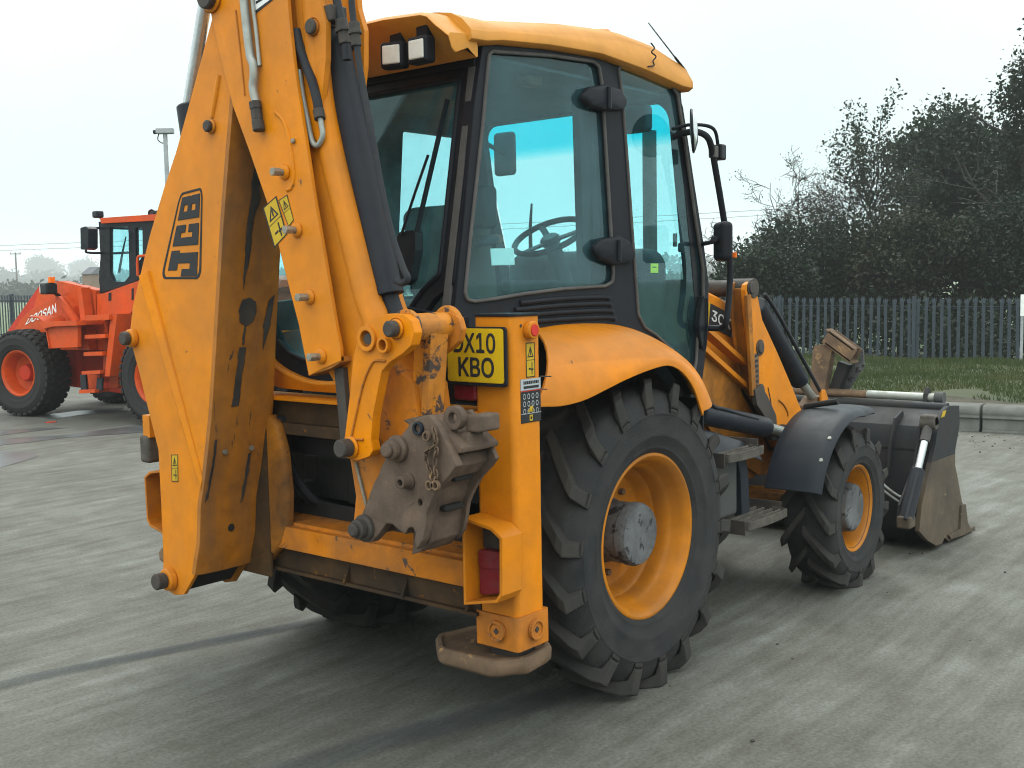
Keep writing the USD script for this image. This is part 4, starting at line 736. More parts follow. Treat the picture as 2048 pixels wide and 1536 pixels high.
part(dp, 'inner_box', cat(extr(rnd(core, .02), 'x', -1.385, -1.19)), Y_, smooth=50)
cr_ = np.array(core[8:]); part(dp, 'inner_round', tube(spl([A(-1.345, *(p+A(.03, -.0))) for p in cr_], 3), .052, n=20), Y_, smooth=80)
lug = [(-0.337,3.055),(-0.479,3.029),(-0.49,2.918),(-0.52,2.832),(-0.513,2.697),(-0.476,2.527),(-0.446,2.391),(-0.399,2.489),(-0.365,2.717)]
part(dp, 'ram_lug', cat(extr(rnd(lug, .008), 'x', -1.39, -1.365), extr(rnd(lug, .008), 'x', -1.20, -1.175)), Y_)
pin(dp, (-1.39,-0.449,2.824), .029, .033, .006, .016)
nose = [(-0.468,1.574),(-0.544,1.729),(-0.693,1.693),(-0.807,1.557),(-0.902,1.496),(-0.926,1.334),(-0.791,1.156),(-0.706,1.034),(-0.605,0.915),(-0.551,0.918),(-0.575,1.058),(-0.552,1.182),(-0.515,1.363)]
part(dp, 'nose', cat(extr(rnd(nose, .012), 'x', -1.365, -1.19)), YC)
part(dp, 'nose_edge', cat(obar(A(-1.36, *[(-0.586,1.188)][0]), A(-1.36, *[(-0.637,1.029)][0]), .03, .012)), M['bolt_steel'])
part(dp, 'wear_strip', obar(A(-1.385, *[(-0.546,1.551)][0]), A(-1.385, *[(-0.575,1.209)][0]), .05, .045, (1, 0, 0)), DS, 'dark greasy slide strip')
for q in [(-0.312,2.295),(-0.373,2.074),(-0.432,1.819),(-0.487,1.595)]:
    b = sub(dp, 'adjuster_bolt') if False else None
    p = A(DX, *q); part(dp, 'bolt_boss', cyl(p, p+A(-.014, 0, 0), .030, .026, n=22, c=.004), Y_); part(dp, 'adjuster_bolt', cat(cyl(p+A(-.014, 0, 0), p+A(-.03, 0, 0), .013, n=12), cyl(p+A(-.03, 0, 0), p+A(-.062, 0, 0), .0165, n=6)), M['bolt_steel'])
p = A(DX, *[(-0.372,2.408)][0]); part(dp, 'plug', cyl(p, p+A(-.012, 0, 0), .010, n=12, c=.003), M['bolt_steel'])
part(dp, 'raised_rib', tube(spl([A(DX+.002, *q) for q in [(-0.268,2.527),(-0.311,2.493),(-0.343,2.424),(-0.359,2.342),(-0.364,2.278),(-0.35,2.238),(-0.32,2.228)]], 5), .009, n=10), Y_, smooth=60)
part(dp, 'weld_bead', tube([A(DX-.001, *q) for q in [(-0.049,2.944),(-0.07,2.769),(-0.085,2.613)]], .004, n=6), YC)
for pts, pict in (([(-0.232,2.011),(-0.313,2.062),(-0.256,2.21),(-0.17,2.169)], True), ([(-0.324,2.088),(-0.355,2.113),(-0.322,2.211),(-0.267,2.192)], False)): warn(dp, [A(DX-.0005, *c) for c in pts], pict)
dq = [A(DX-.0005, *c) for c in [(-0.17,2.909),(-0.285,2.946),(-0.291,3.052),(-0.147,3.079)]]
part(dp, 'white_sticker', decal(sbox(0, 0, 1, 1), dq, .001), M['decal_white']); part(dp, 'sticker_edge', decal(unary_union([sbox(0, 0, 1, .07), sbox(.1, .20, .55, .26), sbox(.1, .32, .7, .38)]), [q+A(-.001, 0, 0) for q in dq], .0006), M['decal_black'])
# steel pipes and hoses on the dipper
pp = [A(-1.46, *q) for q in [(-0.121,3.191),(-0.129,2.984),(-0.14,2.869),(-0.155,2.754),(-0.171,2.718),(-0.174,2.676),(-0.165,2.629),(-0.18,2.571)]]
part(dp, 'steel_pipe', tube(spl(pp, 5), .0165, n=14), M['zinc'], smooth=60)
pp = [A(-1.447, *q) for q in [(-0.156,3.187),(-0.166,2.961),(-0.181,2.846),(-0.194,2.709)]]; part(dp, 'steel_pipe', tube(spl(pp, 4), .008, n=10), M['zinc'], smooth=60)
f0, f1 = [A(-1.46, *q) for q in [(-0.174,2.575),(-0.192,2.461)]]; fd = (f1-f0)
part(dp, 'pipe_fitting', cat(cyl(f0, f0+fd*.25, .024, n=6), cyl(f0+fd*.25, f0+fd*.62, .022, n=6), cyl(f0+fd*.62, f1, .0235, n=18, c=.004)), DS)
hp = [A(-1.40, *q) for q in [(-0.36,2.826),(-0.38,2.758),(-0.411,2.689),(-0.445,2.62),(-0.469,2.544),(-0.475,2.501)]]; part(dp, 'hose', tube(spl(hp, 5), .0185, n=12), M['rubber_hose'], smooth=60)
hp = [A(-1.405, *q) for q in [(-0.481,2.504),(-0.493,2.458),(-0.497,2.417),(-0.47,2.387),(-0.444,2.395),(-0.429,2.428),(-0.412,2.494),(-0.391,2.58),(-0.376,2.675)]]; part(dp, 'bent_pipe', tube(spl(hp, 5), .0105, n=10), M['zinc'], smooth=60)
p0, p1 = A(-1.40, *[(-0.473,2.516)][0]), A(-1.405, *[(-0.486,2.481)][0]); part(dp, 'hose_ferrule', cyl(p0, p1, .0215, n=14), DS)
# bucket ram
rm = sub(HOE, 'bucket_ram')
ra, rb_ = A(-1.28, *[(-0.438,2.805)][0]), A(-1.28, *[(-0.695,1.822)][0]); rd = (rb_-ra)/np.linalg.norm(rb_-ra)
part(rm, 'barrel', cat(lathe([(0, 0), (.050, 0), (.057, .02), (.057, np.linalg.norm(rb_-ra)-.03), (.060, np.linalg.norm(rb_-ra)-.025), (.060, np.linalg.norm(rb_-ra)), (.034, np.linalg.norm(rb_-ra)+.006), (0, np.linalg.norm(rb_-ra)+.006)], ra, rd, 32)), CB, smooth=45)
rc = A(-1.28, *[(-0.751,1.687)][0]); part(rm, 'rod', cyl(rb_, rc, .036, n=24), CB); part(rm, 'rod_eye', cyl(rc+A(-.05, 0, 0), rc+A(.05, 0, 0), .055, n=28, c=.006), YC)
part(rm, 'barrel_eye', cat(cyl(ra+A(-.07, -.0, .0), ra+A(.07, 0, 0), .05, n=24), cyl(ra+A(0, 0, .02), ra-rd*.08, .04)), CB)
hz = [A(-1.36, *q) for q in [(-0.626,3.11),(-0.629,2.897),(-0.647,2.752),(-0.667,2.624),(-0.712,2.422),(-0.755,2.221),(-0.805,2.039),(-0.857,1.921),(-0.878,1.883),(-0.854,1.865),(-0.819,1.873)]]
part(rm, 'hose', tube(spl(hz, 6), .0125, n=12), M['rubber_hose'], smooth=60)
hz = [A(-1.34, *q) for q in [(-0.506,3.139),(-0.524,2.937),(-0.552,2.833),(-0.565,2.767),(-0.573,2.693)]]; part(rm, 'hose', tube(spl(hz, 6), .0165, n=12), M['rubber_hose'], smooth=60)
for a, b, r in (((-1.36,-0.639,2.816), (-1.36,-0.648,2.73), .021), ((-1.34,-0.547,2.842), (-1.34,-0.565,2.753), .024)):
    a, b = A(*a), A(*b); part(rm, 'hose_fitting', cat(cyl(a, a+(b-a)*.35, r, n=14), cyl(a+(b-a)*.35, a+(b-a)*.5, r*1.25, n=6), cyl(a+(b-a)*.5, b, r*.9, n=14)), DS)
part(rm, 'hose_clamp', cat(rbox(A(-1.34, *[(-0.509,2.867)][0]), A(.04, .03, .03), .006)), DS)
# dipper ram and its pipe behind the boom, seen left of it
dk = sub(HOE, 'dipper_ram'); d0, d1 = A(-1.30, *[(0.383,2.025)][0]), A(-1.30, *[(0.49,2.655)][0]); dd = (d1-d0)/np.linalg.norm(d1-d0)
part(dk, 'barrel', cyl(d0, d1, .055, n=28, c=.008), CB); part(dk, 'rod', cyl(d1, A(-1.30, *[(0.256,3.303)][0]), .028, n=24), M['chrome'])

# ---- tipping links and the quick hitch
tj = (-1.46,-0.934,1.707); bj = (-1.46,-0.68,1.269)
lk = sub(HOE, 'tipping_lever')
lv = [(-0.777,1.721),(-0.827,1.746),(-0.899,1.759),(-0.966,1.756),(-1.004,1.737),(-1.019,1.694),(-1.003,1.65),(-0.96,1.621),(-0.892,1.588),(-0.852,1.554),(-0.832,1.494),(-0.799,1.393),(-0.785,1.301),(-0.794,1.265),(-0.774,1.242),(-0.707,1.221),(-0.653,1.226),(-0.632,1.252),(-0.649,1.319),(-0.68,1.46),(-0.705,1.598),(-0.733,1.672)]
holes = [Point(*[(-0.785,1.669)][0]).buffer(.030), Point(*[(-0.879,1.649)][0]).buffer(.019)]
lp = rnd(lv, .012)
for h in holes: lp = lp.difference(h)
part(lk, 'lever_plate', extr(lp, 'x', -1.475, -1.435), Y_)
part(lk, 'lever_plate', extr(rnd(lv, .012), 'x', -1.235, -1.205), YC)
hc = [A(-1.475, *holes[i].centroid.coords[0]) for i in (0, 1)]
part(lk, 'hole_boss', cat(ring(hc[0]+A(.001, 0, 0), (-1, 0, 0), .046, .030, .012), ring(hc[1]+A(.001, 0, 0), (-1, 0, 0), .029, .019, .022)), Y_)
part(lk, 'hole_pin', cyl(hc[0]+A(.02, 0, 0), hc[0]+A(-.002, -.004, 0), .021, n=20), DS)
part(lk, 'raised_edge', tube(spl([A(-1.477, *q) for q in [(-0.684,1.31),(-0.715,1.399),(-0.757,1.51),(-0.802,1.579),(-0.826,1.592),(-0.874,1.592)]], 4), .0045, n=8), YC)
part(lk, 'raised_edge', tube([A(-1.477, *q) for q in [(-0.678,1.31),(-0.697,1.3),(-0.748,1.302)]], .0045, n=8), YC)
pin(lk, (-1.475, *tj[1:]), .029, .036, .01, .035); pin(lk, (-1.475, *bj[1:]), .034, .040, .012, .05)
part(lk, 'pivot_shaft', cat(cyl((-1.44, *bj[1:]), (-1.17, *bj[1:]), .04)), DS)
ln = sub(HOE, 'tipping_link')
j2 = A(*(-1.3,-0.945,1.691)); j3 = A(*(-1.3,-0.884,1.252))
part(ln, 'top_joint', cat(cyl((-1.435, tj[1], tj[2]), (-1.225, tj[1], tj[2]), .050, n=32, c=.006), ring((-1.437, tj[1], tj[2]), (1, 0, 0), .066, .04, .02), cyl((-1.225, tj[1], tj[2]), (-1.20, tj[1], tj[2]), .074, n=36, c=.008)), M['yellow_heavy'], smooth=40)
tl0 = A(-1.30, tj[1]-.0, tj[2]-.02); tl1 = A(-1.30, *[(-0.884,1.243)][0])
part(ln, 'link_bar', cat(obar(tl0, tl1, .085, .085, (1, 0, 0)), obar(tl0+A(-.035, -.03, 0), tl1+A(-.035, -.03, 0), .03, .03, (1, 0, 0))), M['yellow_heavy'])
qh = sub(HOE, 'quick_hitch')
cheek = [(-0.983,1.372),(-1.028,1.401),(-1.074,1.411),(-1.115,1.376),(-1.146,1.33),(-1.173,1.289),(-1.201,1.244),(-1.166,1.211),(-1.118,1.163),(-1.083,1.116),(-1.06,1.071),(-1.051,1.02),(-1.034,0.968),(-1.003,0.93),(-0.995,0.958),(-1.001,0.989),(-0.987,1.009),(-0.967,1.002),(-0.948,0.978),(-0.916,0.989),(-0.884,1.005),(-0.853,1.003),(-0.807,0.953),(-0.774,0.926),(-0.726,0.919),(-0.695,0.949),(-0.731,1.032),(-0.782,1.121),(-0.863,1.249),(-0.939,1.327)]
ck = Polygon(cheek).buffer(0)
for q in [(-1.024,1.1)]: ck = ck.difference(Point(*q).buffer(.012))
def lump(m, amp, fr, seed=1):
    m = trimesh.Trimesh(np.asarray(m.vertices), np.asarray(m.faces), process=True); m = m.subdivide_to_size(.03); v = np.array(m.vertices)
    d = np.stack([meshkit.fbm(v*fr+k*17, 3, seed) for k in range(3)], 1)-.5; return tm(v+d*amp, m.faces)
part(qh, 'near_cheek', lump(extr(ck, 'x', -1.475, -1.44), .010, 14), M['mud_steel'], smooth=45)
part(qh, 'far_cheek', lump(extr(Polygon(cheek).buffer(0), 'x', -1.27, -1.25), .010, 14, 2), M['mud_steel'], smooth=45)
body = [(-0.988,1.367),(-1.053,1.372),(-1.151,1.266),(-1.122,1.211),(-1.06,1.135),(-1.013,1.058),(-1.006,0.995),(-0.98,0.964),(-0.888,1.053),(-0.811,1.062),(-0.868,1.178),(-0.928,1.292)]
part(qh, 'body', lump(extr(Polygon(body).buffer(0), 'x', -1.44, -1.26), .012, 12, 3), M['mud_steel'], smooth=45)
uj = [(-0.983,1.347),(-0.922,1.381),(-1.029,1.403),(-1.113,1.384),(-1.131,1.353),(-1.202,1.301),(-1.197,1.285),(-1.042,1.252),(-1.03,1.26),(-1.007,1.308)]
part(qh, 'upper_jaw', lump(extr(Polygon(uj).buffer(0), 'x', -1.445, -1.255), .012, 11, 4), M['mud_steel'], smooth=45)
lj = [(-1.029,1.236),(-1.078,1.253),(-1.155,1.27),(-1.161,1.23),(-1.122,1.19),(-1.063,1.165),(-1.027,1.176),(-1.016,1.202)]
part(qh, 'lower_jaw', lump(extr(Polygon(lj).buffer(0), 'x', -1.43, -1.255), .012, 13, 5), M['mud_steel'], smooth=45)
bk = [(-1.016,1.193),(-1.078,1.162),(-1.057,1.105),(-1.036,1.07),(-1.032,1.008),(-1.02,0.951),(-0.969,0.909),(-0.931,0.894),(-0.946,0.972),(-0.961,1.048),(-0.989,1.126)]
part(qh, 'back_plate', lump(extr(Polygon(bk).buffer(0), 'x', -1.43, -1.26), .010, 13, 6), M['mud_steel'], smooth=45)
for (u, v), L in (([(-1.044,1.067)][0], .05), ([(-1.095,1.18)][0], .05)):
    part(qh, 'slot', rbox((-1.34, u-.006, v), (L, .014, .012), .009), UB)
b3 = A(-1.475, *[(-0.925,1.283)][0]); b4 = A(-1.475, *[(-0.742,0.977)][0])
for b_, r in ((b3, .036), (b4, .036)):
    part(qh, 'hitch_pin', cat(cyl(b_+A(.22, 0, 0), b_, r, n=28), cyl(b_+A(.005, 0, 0), b_+A(-.02, 0, 0), r*1.35, n=28, c=.006), cyl(b_+A(-.02, 0, 0), b_+A(-.05, 0, 0), r*1.0, n=24, c=.006), cyl(b_+A(-.05, 0, 0), b_+A(-.07, 0, 0), r*.7, n=20, c=.006)), M['mud_steel'] if b_ is b3 else DS, smooth=40)
s5 = A(-1.475, *[(-0.973,1.172)][0]); part(qh, 'sleeve', cat(ring(s5, (-1, 0, 0), .023, .012, .045), cyl(s5, s5+A(-.008, 0, 0), .03)), M['mud_steel'])
s6 = A(-1.475, *[(-1.029,1.363)][0]); part(qh, 'sleeve', ring(s6+A(.002, 0, 0), (-1, 0, 0), .024, .015, .012), M['slate_plastic'])
s7 = A(*(-1.33,-1.137,1.369)); part(qh, 'lifting_eye', cat(ring(s7+A(-.06, 0, .03), (-1, 0, 0), .042, .020, .03), rbox(s7+A(.0, -.06, .01), (.06, .03, .03), .01)), M['mud_steel'])
part(qh, 'bright_chip', lump(rbox(A(*(-1.33,-1.183,1.377)), (.035, .012, .022), .008), .01, 30), M['decal_white'])
part(qh, 'lug', rbox(A(*(-1.33,-1.159,1.317))+A(-.03, -.01, 0), (.04, .025, .035), .012), M['mud_steel'])
chp = spl([A(-1.49, *q) for q in [(-1.115,1.361),(-1.123,1.33),(-1.108,1.304),(-1.074,1.283),(-1.082,1.241),(-1.1,1.199),(-1.108,1.17)]]+[A(-1.49, *q) for q in [(-1.119,1.201),(-1.116,1.252),(-1.127,1.305)]], 4)
seg = np.linspace(0, len(chp)-1.01, 22); links = []
for k, t in enumerate(seg):
    i = int(t); c = chp[i]; d = chp[min(i+1, len(chp)-1)]-chp[max(i-1, 0)]; u, v, w = frame_of(d); s_ = u if k % 2 else v; a = np.linspace(0, 2*PI, 10, endpoint=False); links.append(tube([c+w*math.cos(q)*.016+s_*math.sin(q)*.008 for q in a], .0035, n=6, closed=True))
for l_ in links: part(qh, 'chain_link', l_, M['rust_steel'], smooth=60)
for q in [(-1.086,1.341),(-1.094,1.172),(-1.123,1.175)]: part(qh, 'shackle', ring(A(-1.49, *q), (-1, 0, 0), .018, .011, .012, 14), M['rust_steel'])
# ---- cab: black side frames with window openings, slanted rear and front frames, glass, roof, inside
CY = -0.70
side_out = [(-0.726,2.832),(-0.575,2.838),(-0.269,2.866),(0.109,2.88),(0.488,2.861),(0.766,2.822),(0.824,2.736),(0.935,2.35),(1.036,2.014),(1.082,1.827),(1.065,1.613),(1.037,1.427),(1.005,1.308),(0.926,1.248),(0.85,1.32),(0.703,1.436),(0.561,1.528),(0.403,1.606),(0.25,1.642),(-0.075,1.66),(-0.371,1.661),(-0.643,1.645),(-0.863,1.648),(-0.944,1.715),(-0.923,1.814),(-0.861,2.153),(-0.793,2.554)]
hole1 = [(-0.675,2.8),(-0.27,2.84),(0.033,2.856),(0.08,2.84),(0.102,2.762),(0.179,1.899),(0.17,1.856),(0.112,1.836),(-0.222,1.827),(-0.506,1.81),(-0.671,1.795),(-0.813,1.786),(-0.861,1.793),(-0.872,1.823),(-0.835,2.034),(-0.743,2.5),(-0.697,2.78)]
hole2 = [(0.231,2.874),(0.489,2.868),(0.695,2.846),(0.766,2.792),(0.832,2.573),(0.934,2.195),(1.014,1.921),(1.018,1.775),(0.965,1.618),(0.943,1.433),(0.911,1.35),(0.703,1.5),(0.539,1.59),(0.448,1.626),(0.39,1.69),(0.352,2.006),(0.307,2.411),(0.262,2.758)]
cb = sub(HOE, 'cab_frame')
H1, H2 = rnd(hole1, .02), rnd(hole2, .03)
fp = rnd(side_out, .01).difference(H1).difference(H2)
mir = lambda m: tm(np.asarray(m.vertices)*A(1, -1, 1), np.asarray(m.faces)[:, ::-1])
sf = extr(fp, 'y', CY-.012, CY+.045)
bothz = unary_union([H1, H2, Polygon([(.05, 1.80), (.60, 1.80), (.52, 2.70), (.05, 2.76)])]).buffer(.004)
pilL = Polygon([(-.50, 1.5), (.06, 1.5), (.20, 3.0), (-.40, 3.0)]); LH_ = [rnd(list(max(getattr(q, 'geoms', [q]), key=lambda a: a.area).exterior.coords), .03) for q in (bothz.difference(pilL).intersection(sbox(-3, 0, -.42, 4)).difference(pilL), bothz.difference(pilL).difference(Polygon([(-3, 0), (-.2, 0), (-.2, 1.5), (-.1, 3.0), (-3, 4)])).intersection(sbox(-3, 0, 3, 2.70)))]
fpL = rnd(side_out, .01).difference(LH_[0]).difference(LH_[1])
part(cb, 'side_frame', sf, BP, smooth=False); part(cb, 'side_frame', mir(extr(fpL, 'y', CY-.012, CY+.045)), BP, smooth=False)
for H in (H1, H2):
    e = np.array(H.exterior.coords)[:-1]; e = np.array(LineString(np.vstack([e, e[:1]])).segmentize(.05).coords)[:-1]
    t = tube([A(a, CY-.014, b) for a, b in e], .0085, n=8, closed=True); part(cb, 'window_seal', t, M['seal_grey'], smooth=60)
for g_, gl_, nm in ((H1, LH_[0], 'quarter_window'), (H2, LH_[1], 'door_window')):
    part(HOE, nm, extr(g_.buffer(.006), 'y', CY+.002, CY+.007), M['cab_glass'], smooth=False); part(HOE, nm, mir(extr(gl_.buffer(.006), 'y', CY+.002, CY+.007)), M['cab_glass'], smooth=False)
xr = lambda z: -.934+(np.asarray(z)-1.755)*.198
def slant(poly, fn, t0, t1):
    m = extr(poly, 'x', t0, t1); v = np.array(m.vertices); v[:, 0] += fn(v[:, 2]); return tm(v, m.faces)
low = [(.70, 1.86), (.60, 1.80), (.50, 1.68), (.415, 1.57), (.345, 1.522), (.26, 1.486), (.14, 1.456), (.05, 1.445)]
outer = [(-.70, 2.77), (.70, 2.77)]+low+[(-a, b) for a, b in low[::-1]]
lin = [(.62, 1.90), (.53, 1.83), (.43, 1.71), (.35, 1.615), (.26, 1.56), (.14, 1.53), (.05, 1.52)]
inner = [(-.615, 2.69), (.615, 2.69)]+lin+[(-a, b) for a, b in lin[::-1]]
rh = rnd(inner, .03)
part(cb, 'rear_frame', slant(rnd(outer, .02).difference(rh), xr, -.01, .03), BG, smooth=False)
e = np.array(LineString(list(rh.exterior.coords)).segmentize(.06).coords)[:-1]
part(cb, 'rear_seal', tube([A(xr(b)-.012, a, b) for a, b in e], .011, n=8, closed=True), M['black_plastic'], smooth=60)
for s in (-1, 1): part(cb, 'rear_corner_post', obar((xr(1.70)+.01, s*.672, 1.70), (xr(2.74)+.01, s*.672, 2.74), .034, .05, (1, 0, 0)), M['seal_grey'])
part(HOE, 'rear_window', slant(rh.buffer(.006), xr, .002, .007), M['rear_glass'], smooth=False)
# yellow lower rim of the cab's back
cu = np.array(outer[5:-3]); cu_s = spl(cu, 4)
rim_rings = []
for k, (a, b) in enumerate(cu_s):
    d = .045+.10*min(1, abs(a)/.41)**2; rim_rings.append([A(xr(b)-.035, a*1.0, b+.004), A(xr(b)-.045, a, b-.01), A(xr(b)-.02, a, b-d), A(xr(b)+.02, a, b-d), A(xr(b)+.02, a, b+.004)])
part(HOE, 'rear_body_rim', loft(rim_rings), Y_, smooth=40)
part(HOE, 'rear_body_panel', bx((-.93, -.66, 1.12), (-.90, .66, 1.34)), UB)
# front frame and windscreen
xf = lambda z: np.where(np.asarray(z) > 1.86, 1.075-(np.asarray(z)-1.86)*.285, 1.075-(1.86-np.asarray(z))*.12)
fo = Polygon([(-.70, 1.30), (.70, 1.30), (.70, 2.83), (-.70, 2.83)]); fh = rnd([(-.635, 1.42), (.635, 1.42), (.635, 2.77), (-.635, 2.77)], .09)
part(cb, 'front_frame', slant(Polygon(np.array(fo.difference(fh).exterior.segmentize(.1).coords), [np.array(fh.exterior.segmentize(.1).coords)]), xf, -.03, .02), BG, smooth=False)
ws = Polygon(np.array(fh.buffer(.005).exterior.segmentize(.1).coords)); clear = ws.intersection(sbox(-1, 1.86, 1, 2.53)); lowg = ws.intersection(sbox(-1, 1.3, 1, 1.86)); band = ws.intersection(sbox(-1, 2.53, 1, 3))
part(HOE, 'windscreen', slant(ws, xf, -.004, .0), M['windscreen_glass'], 'windscreen with a turquoise tinted band along its top', smooth=False)
part(cb, 'inner_pillar', bx((.10, -.655, 1.2), (.30, -.60, 2.78)), M['interior_dark']); part(cb, 'inner_pillar', loft([[A(a+d, y, z) for a, y in ((.0, -.60), (.13, -.60), (.13, -.64), (.0, -.64))] for d, z in ((.06, 1.3), (.02, 2.76))]), M['interior_dark'])
# roof
LO = np.array([(-0.773,2.807),(-0.655,2.829),(-0.321,2.859),(0.052,2.876),(0.426,2.853),(0.653,2.828),(0.758,2.816)]); HI = np.array([(-0.646,2.948),(-0.485,2.97),(-0.136,3.019),(0.296,3.058),(0.646,3.042),(0.907,2.984),(1.012,2.936)])
rings = []
for x in np.linspace(-.84, .86, 18):
    lo = np.interp(x, LO[:, 0], LO[:, 1]); hi = np.interp(x+.0, HI[:, 0], HI[:, 1]); hi = max(hi, lo+.04); q = [(-.60, lo), (-.725, lo), (-.75, lo+.015), (-.748, lo+.05), (-.70, lo+(hi-lo)*.72), (-.64, lo+(hi-lo)*.93), (-.56, hi+.005), (-.30, hi+.025), (0, hi+.03)]
    rings.append([A(x, a, b) for a, b in q+[(-a, b) for a, b in q[-2::-1]]])
x = .93; hi, lo = HI[-1, 1]-.02, LO[-1, 1]+.02
rings.append([A(.93-.06*(abs(p[1])/.75)**2, p[1]*.97, lo+(p[2]-rings[-1][0][2])*.25+.02) for p in rings[-1]])
part(HOE, 'roof', loft(rings), M['yellow_roof'], smooth=50)
cols = []
yk = [-.738, -.730, -.70, -.675, -.63, -.60, -.40, -.22, -.16, -.13, -.09, -.05, 0]; zk = [2.795, 2.84, 2.865, 2.885, 2.925, 2.935, 2.945, 2.942, 2.935, 2.92, 2.893, 2.885, 2.885]
for y, zt in list(zip(yk, zk))+[(-a, b) for a, b in zip(yk[-2::-1], zk[-2::-1])]:
    o = .05*(1-min(1, abs(y)/.9)**2); f_ = min(1, max(.2, (zt-2.77)/.11))
    xe = -.79
    cols.append([A(xe, y, zt+.0), A(-.86-o*.4, y, zt), A(-.93-o*f_, y, zt-.008), A(-.945-o*f_, y, zt-.022), A(-.925-o*f_, y, min(zt-.04, 2.895)), A(-.85, y, 2.785), A(-.80, y, 2.755), A(xe, y, 2.76)])
part(HOE, 'roof_visor', loft(cols), M['yellow_roof'], smooth=35)
part(HOE, 'roof_gasket', cat(bx((-.76, -.69, 2.735), (-.70, .69, 2.765))), BP)
part(HOE, 'headliner', bx((-.74, -.655, 2.785), (.80, .655, 2.80)), M['headliner'])
for y, z in ((-.425, 2.785), (-.575, 2.785)):
    wl = sub(HOE, 'rear_work_lamp'); R_ = trimesh.transformations.rotation_matrix(.25, (0, 0, 1))[:3, :3] if y > -.5 else np.eye(3)
    part(wl, 'housing', rbox((-.945, y, z), (.03, .055, .053), .015, R_), BP); part(wl, 'lens', rbox(A(-.945, y, z)+R_ @ A(-.026, 0, 0), (.008, .041, .038), .006, R_), M['lamp_lens']); part(wl, 'bracket', bx((-.94, y-.03, z+.04), (-.90, y+.03, z+.10)), BP)
bc = sub(HOE, 'beacon'); bp_ = A(.40, -.50, 2.98); part(bc, 'dome', lathe([(.062, 0), (.064, .05), (.06, .085), (.045, .105), (0, .112)], bp_, (0, 0, 1), 28), M['amber_lens'], smooth=60); part(bc, 'base', cyl(bp_-A(0, 0, .05), bp_, .07, n=24), BP)
an = sub(HOE, 'aerial'); a0 = A(*(0.875,-0.7,2.923)); a1 = A(*(0.523,-0.7,3.11))
part(an, 'whip', tube([a0, a0+(a1-a0)*.3, a0+(a1-a0)*.32, a1], [.007, .006, .0035, .0025], n=8), BP); part(an, 'base', cat(cyl(a0-A(.02, -.03, .02), a0, .013, n=12), rbox(a0-A(.01, -.02, .015), (.022, .02, .018), .006)), BG)
part(HOE, 'coiled_wire', tube(spl([A(*q) for q in ((0.458,-0.755,2.996), (0.489,-0.755,2.977), (0.462,-0.755,2.954), (0.502,-0.755,2.939), (0.475,-0.755,2.914), (0.484,-0.755,2.894), (0.43,-0.755,2.882))], 5), .0035, n=6), BP)
# lower side: vent panel with louvres
vp = sub(HOE, 'vent_panel')
for k, (a, b) in enumerate((((1085,604),(1216,594)), ((1082,617),(1219,606)), ((1082,631),(1223,620)), ((1082,644),(1226,635)))):
    pass
LV = [[(-0.525,1.772),(-0.243,1.783),(0.106,1.784),(0.139,1.769)], [(-0.56,1.744),(-0.244,1.754),(0.118,1.753),(0.15,1.738)], [(-0.594,1.715),(-0.245,1.723),(0.133,1.72),(0.166,1.705)], [(-0.627,1.687),(-0.245,1.692),(0.145,1.687),(0.182,1.669)]]
for l_ in LV: part(vp, 'louvre', tube(spl([A(a, CY-.012, b) for a, b in l_], 4), .0125, n=8), BP, smooth=60)
# hinges, latch, handle, stickers
for poly in ([(-0.088,2.679),(-0.03,2.73),(0.105,2.762),(0.227,2.754),(0.289,2.703),(0.246,2.657),(0.102,2.64),(-0.024,2.647)], [(-0.014,2.008),(0.054,2.05),(0.206,2.072),(0.3,2.043),(0.351,1.981),(0.298,1.945),(0.162,1.931),(0.041,1.961)]):
    hg = sub(HOE, 'door_hinge'); P = rnd(poly, .02); c = P.centroid
    part(hg, 'cover', loft([[A(a, CY-.012, b) for a, b in np.array(P.exterior.coords)[:-1]], [A(a, CY-.032, b) for a, b in np.array(P.exterior.coords)[:-1]], [A(c.x+(a-c.x)*.85, CY-.046, c.y+(b-c.y)*.85) for a, b in np.array(P.exterior.coords)[:-1]]]), BP, smooth=35)
    part(hg, 'knuckle', cyl((c.x, CY-.05, c.y-.05), (c.x+.0, CY-.05, c.y+.05), .012, n=14), BG)
dh = [(0.984,1.77),(0.952,1.697),(0.936,1.606),(0.961,1.512),(0.998,1.483),(1.019,1.589),(1.025,1.695),(1.015,1.759)]
part(HOE, 'door_handle', cat(extr(rnd(dh, .008), 'y', CY-.03, CY-.008), tube(spl([A(a, CY-.036, b) for a, b in dh], 3), .005, n=6)), BG, smooth=40)
part(HOE, 'door_catch', rbox(A(*(0.908,-0.66,2.027)), (.03, .02, .025), .01), BG); part(HOE, 'door_catch', rbox(A(*(0.824,-0.66,2.064)), (.008, .01, .035), .004), M['seal_grey'])
cq = [A(a, CY+.010, b) for a, b in [(-0.678,1.932),(-0.527,1.934),(-0.532,2.006),(-0.685,2.002)]]; part(HOE, 'paper_card', decal(sbox(0, 0, 1, 1), cq, .0015), M['paper_card'], 'pale card stuck inside the quarter window')
cq = [A(a, CY+.010, b) for a, b in [(0.54,1.895),(0.61,1.894),(0.61,1.942),(0.541,1.942)]]; part(HOE, 'window_sticker', decal(sbox(0, 0, 1, 1).difference(sbox(.2, .55, .8, .65)), cq, .0015), M['hiviz_yellow'])
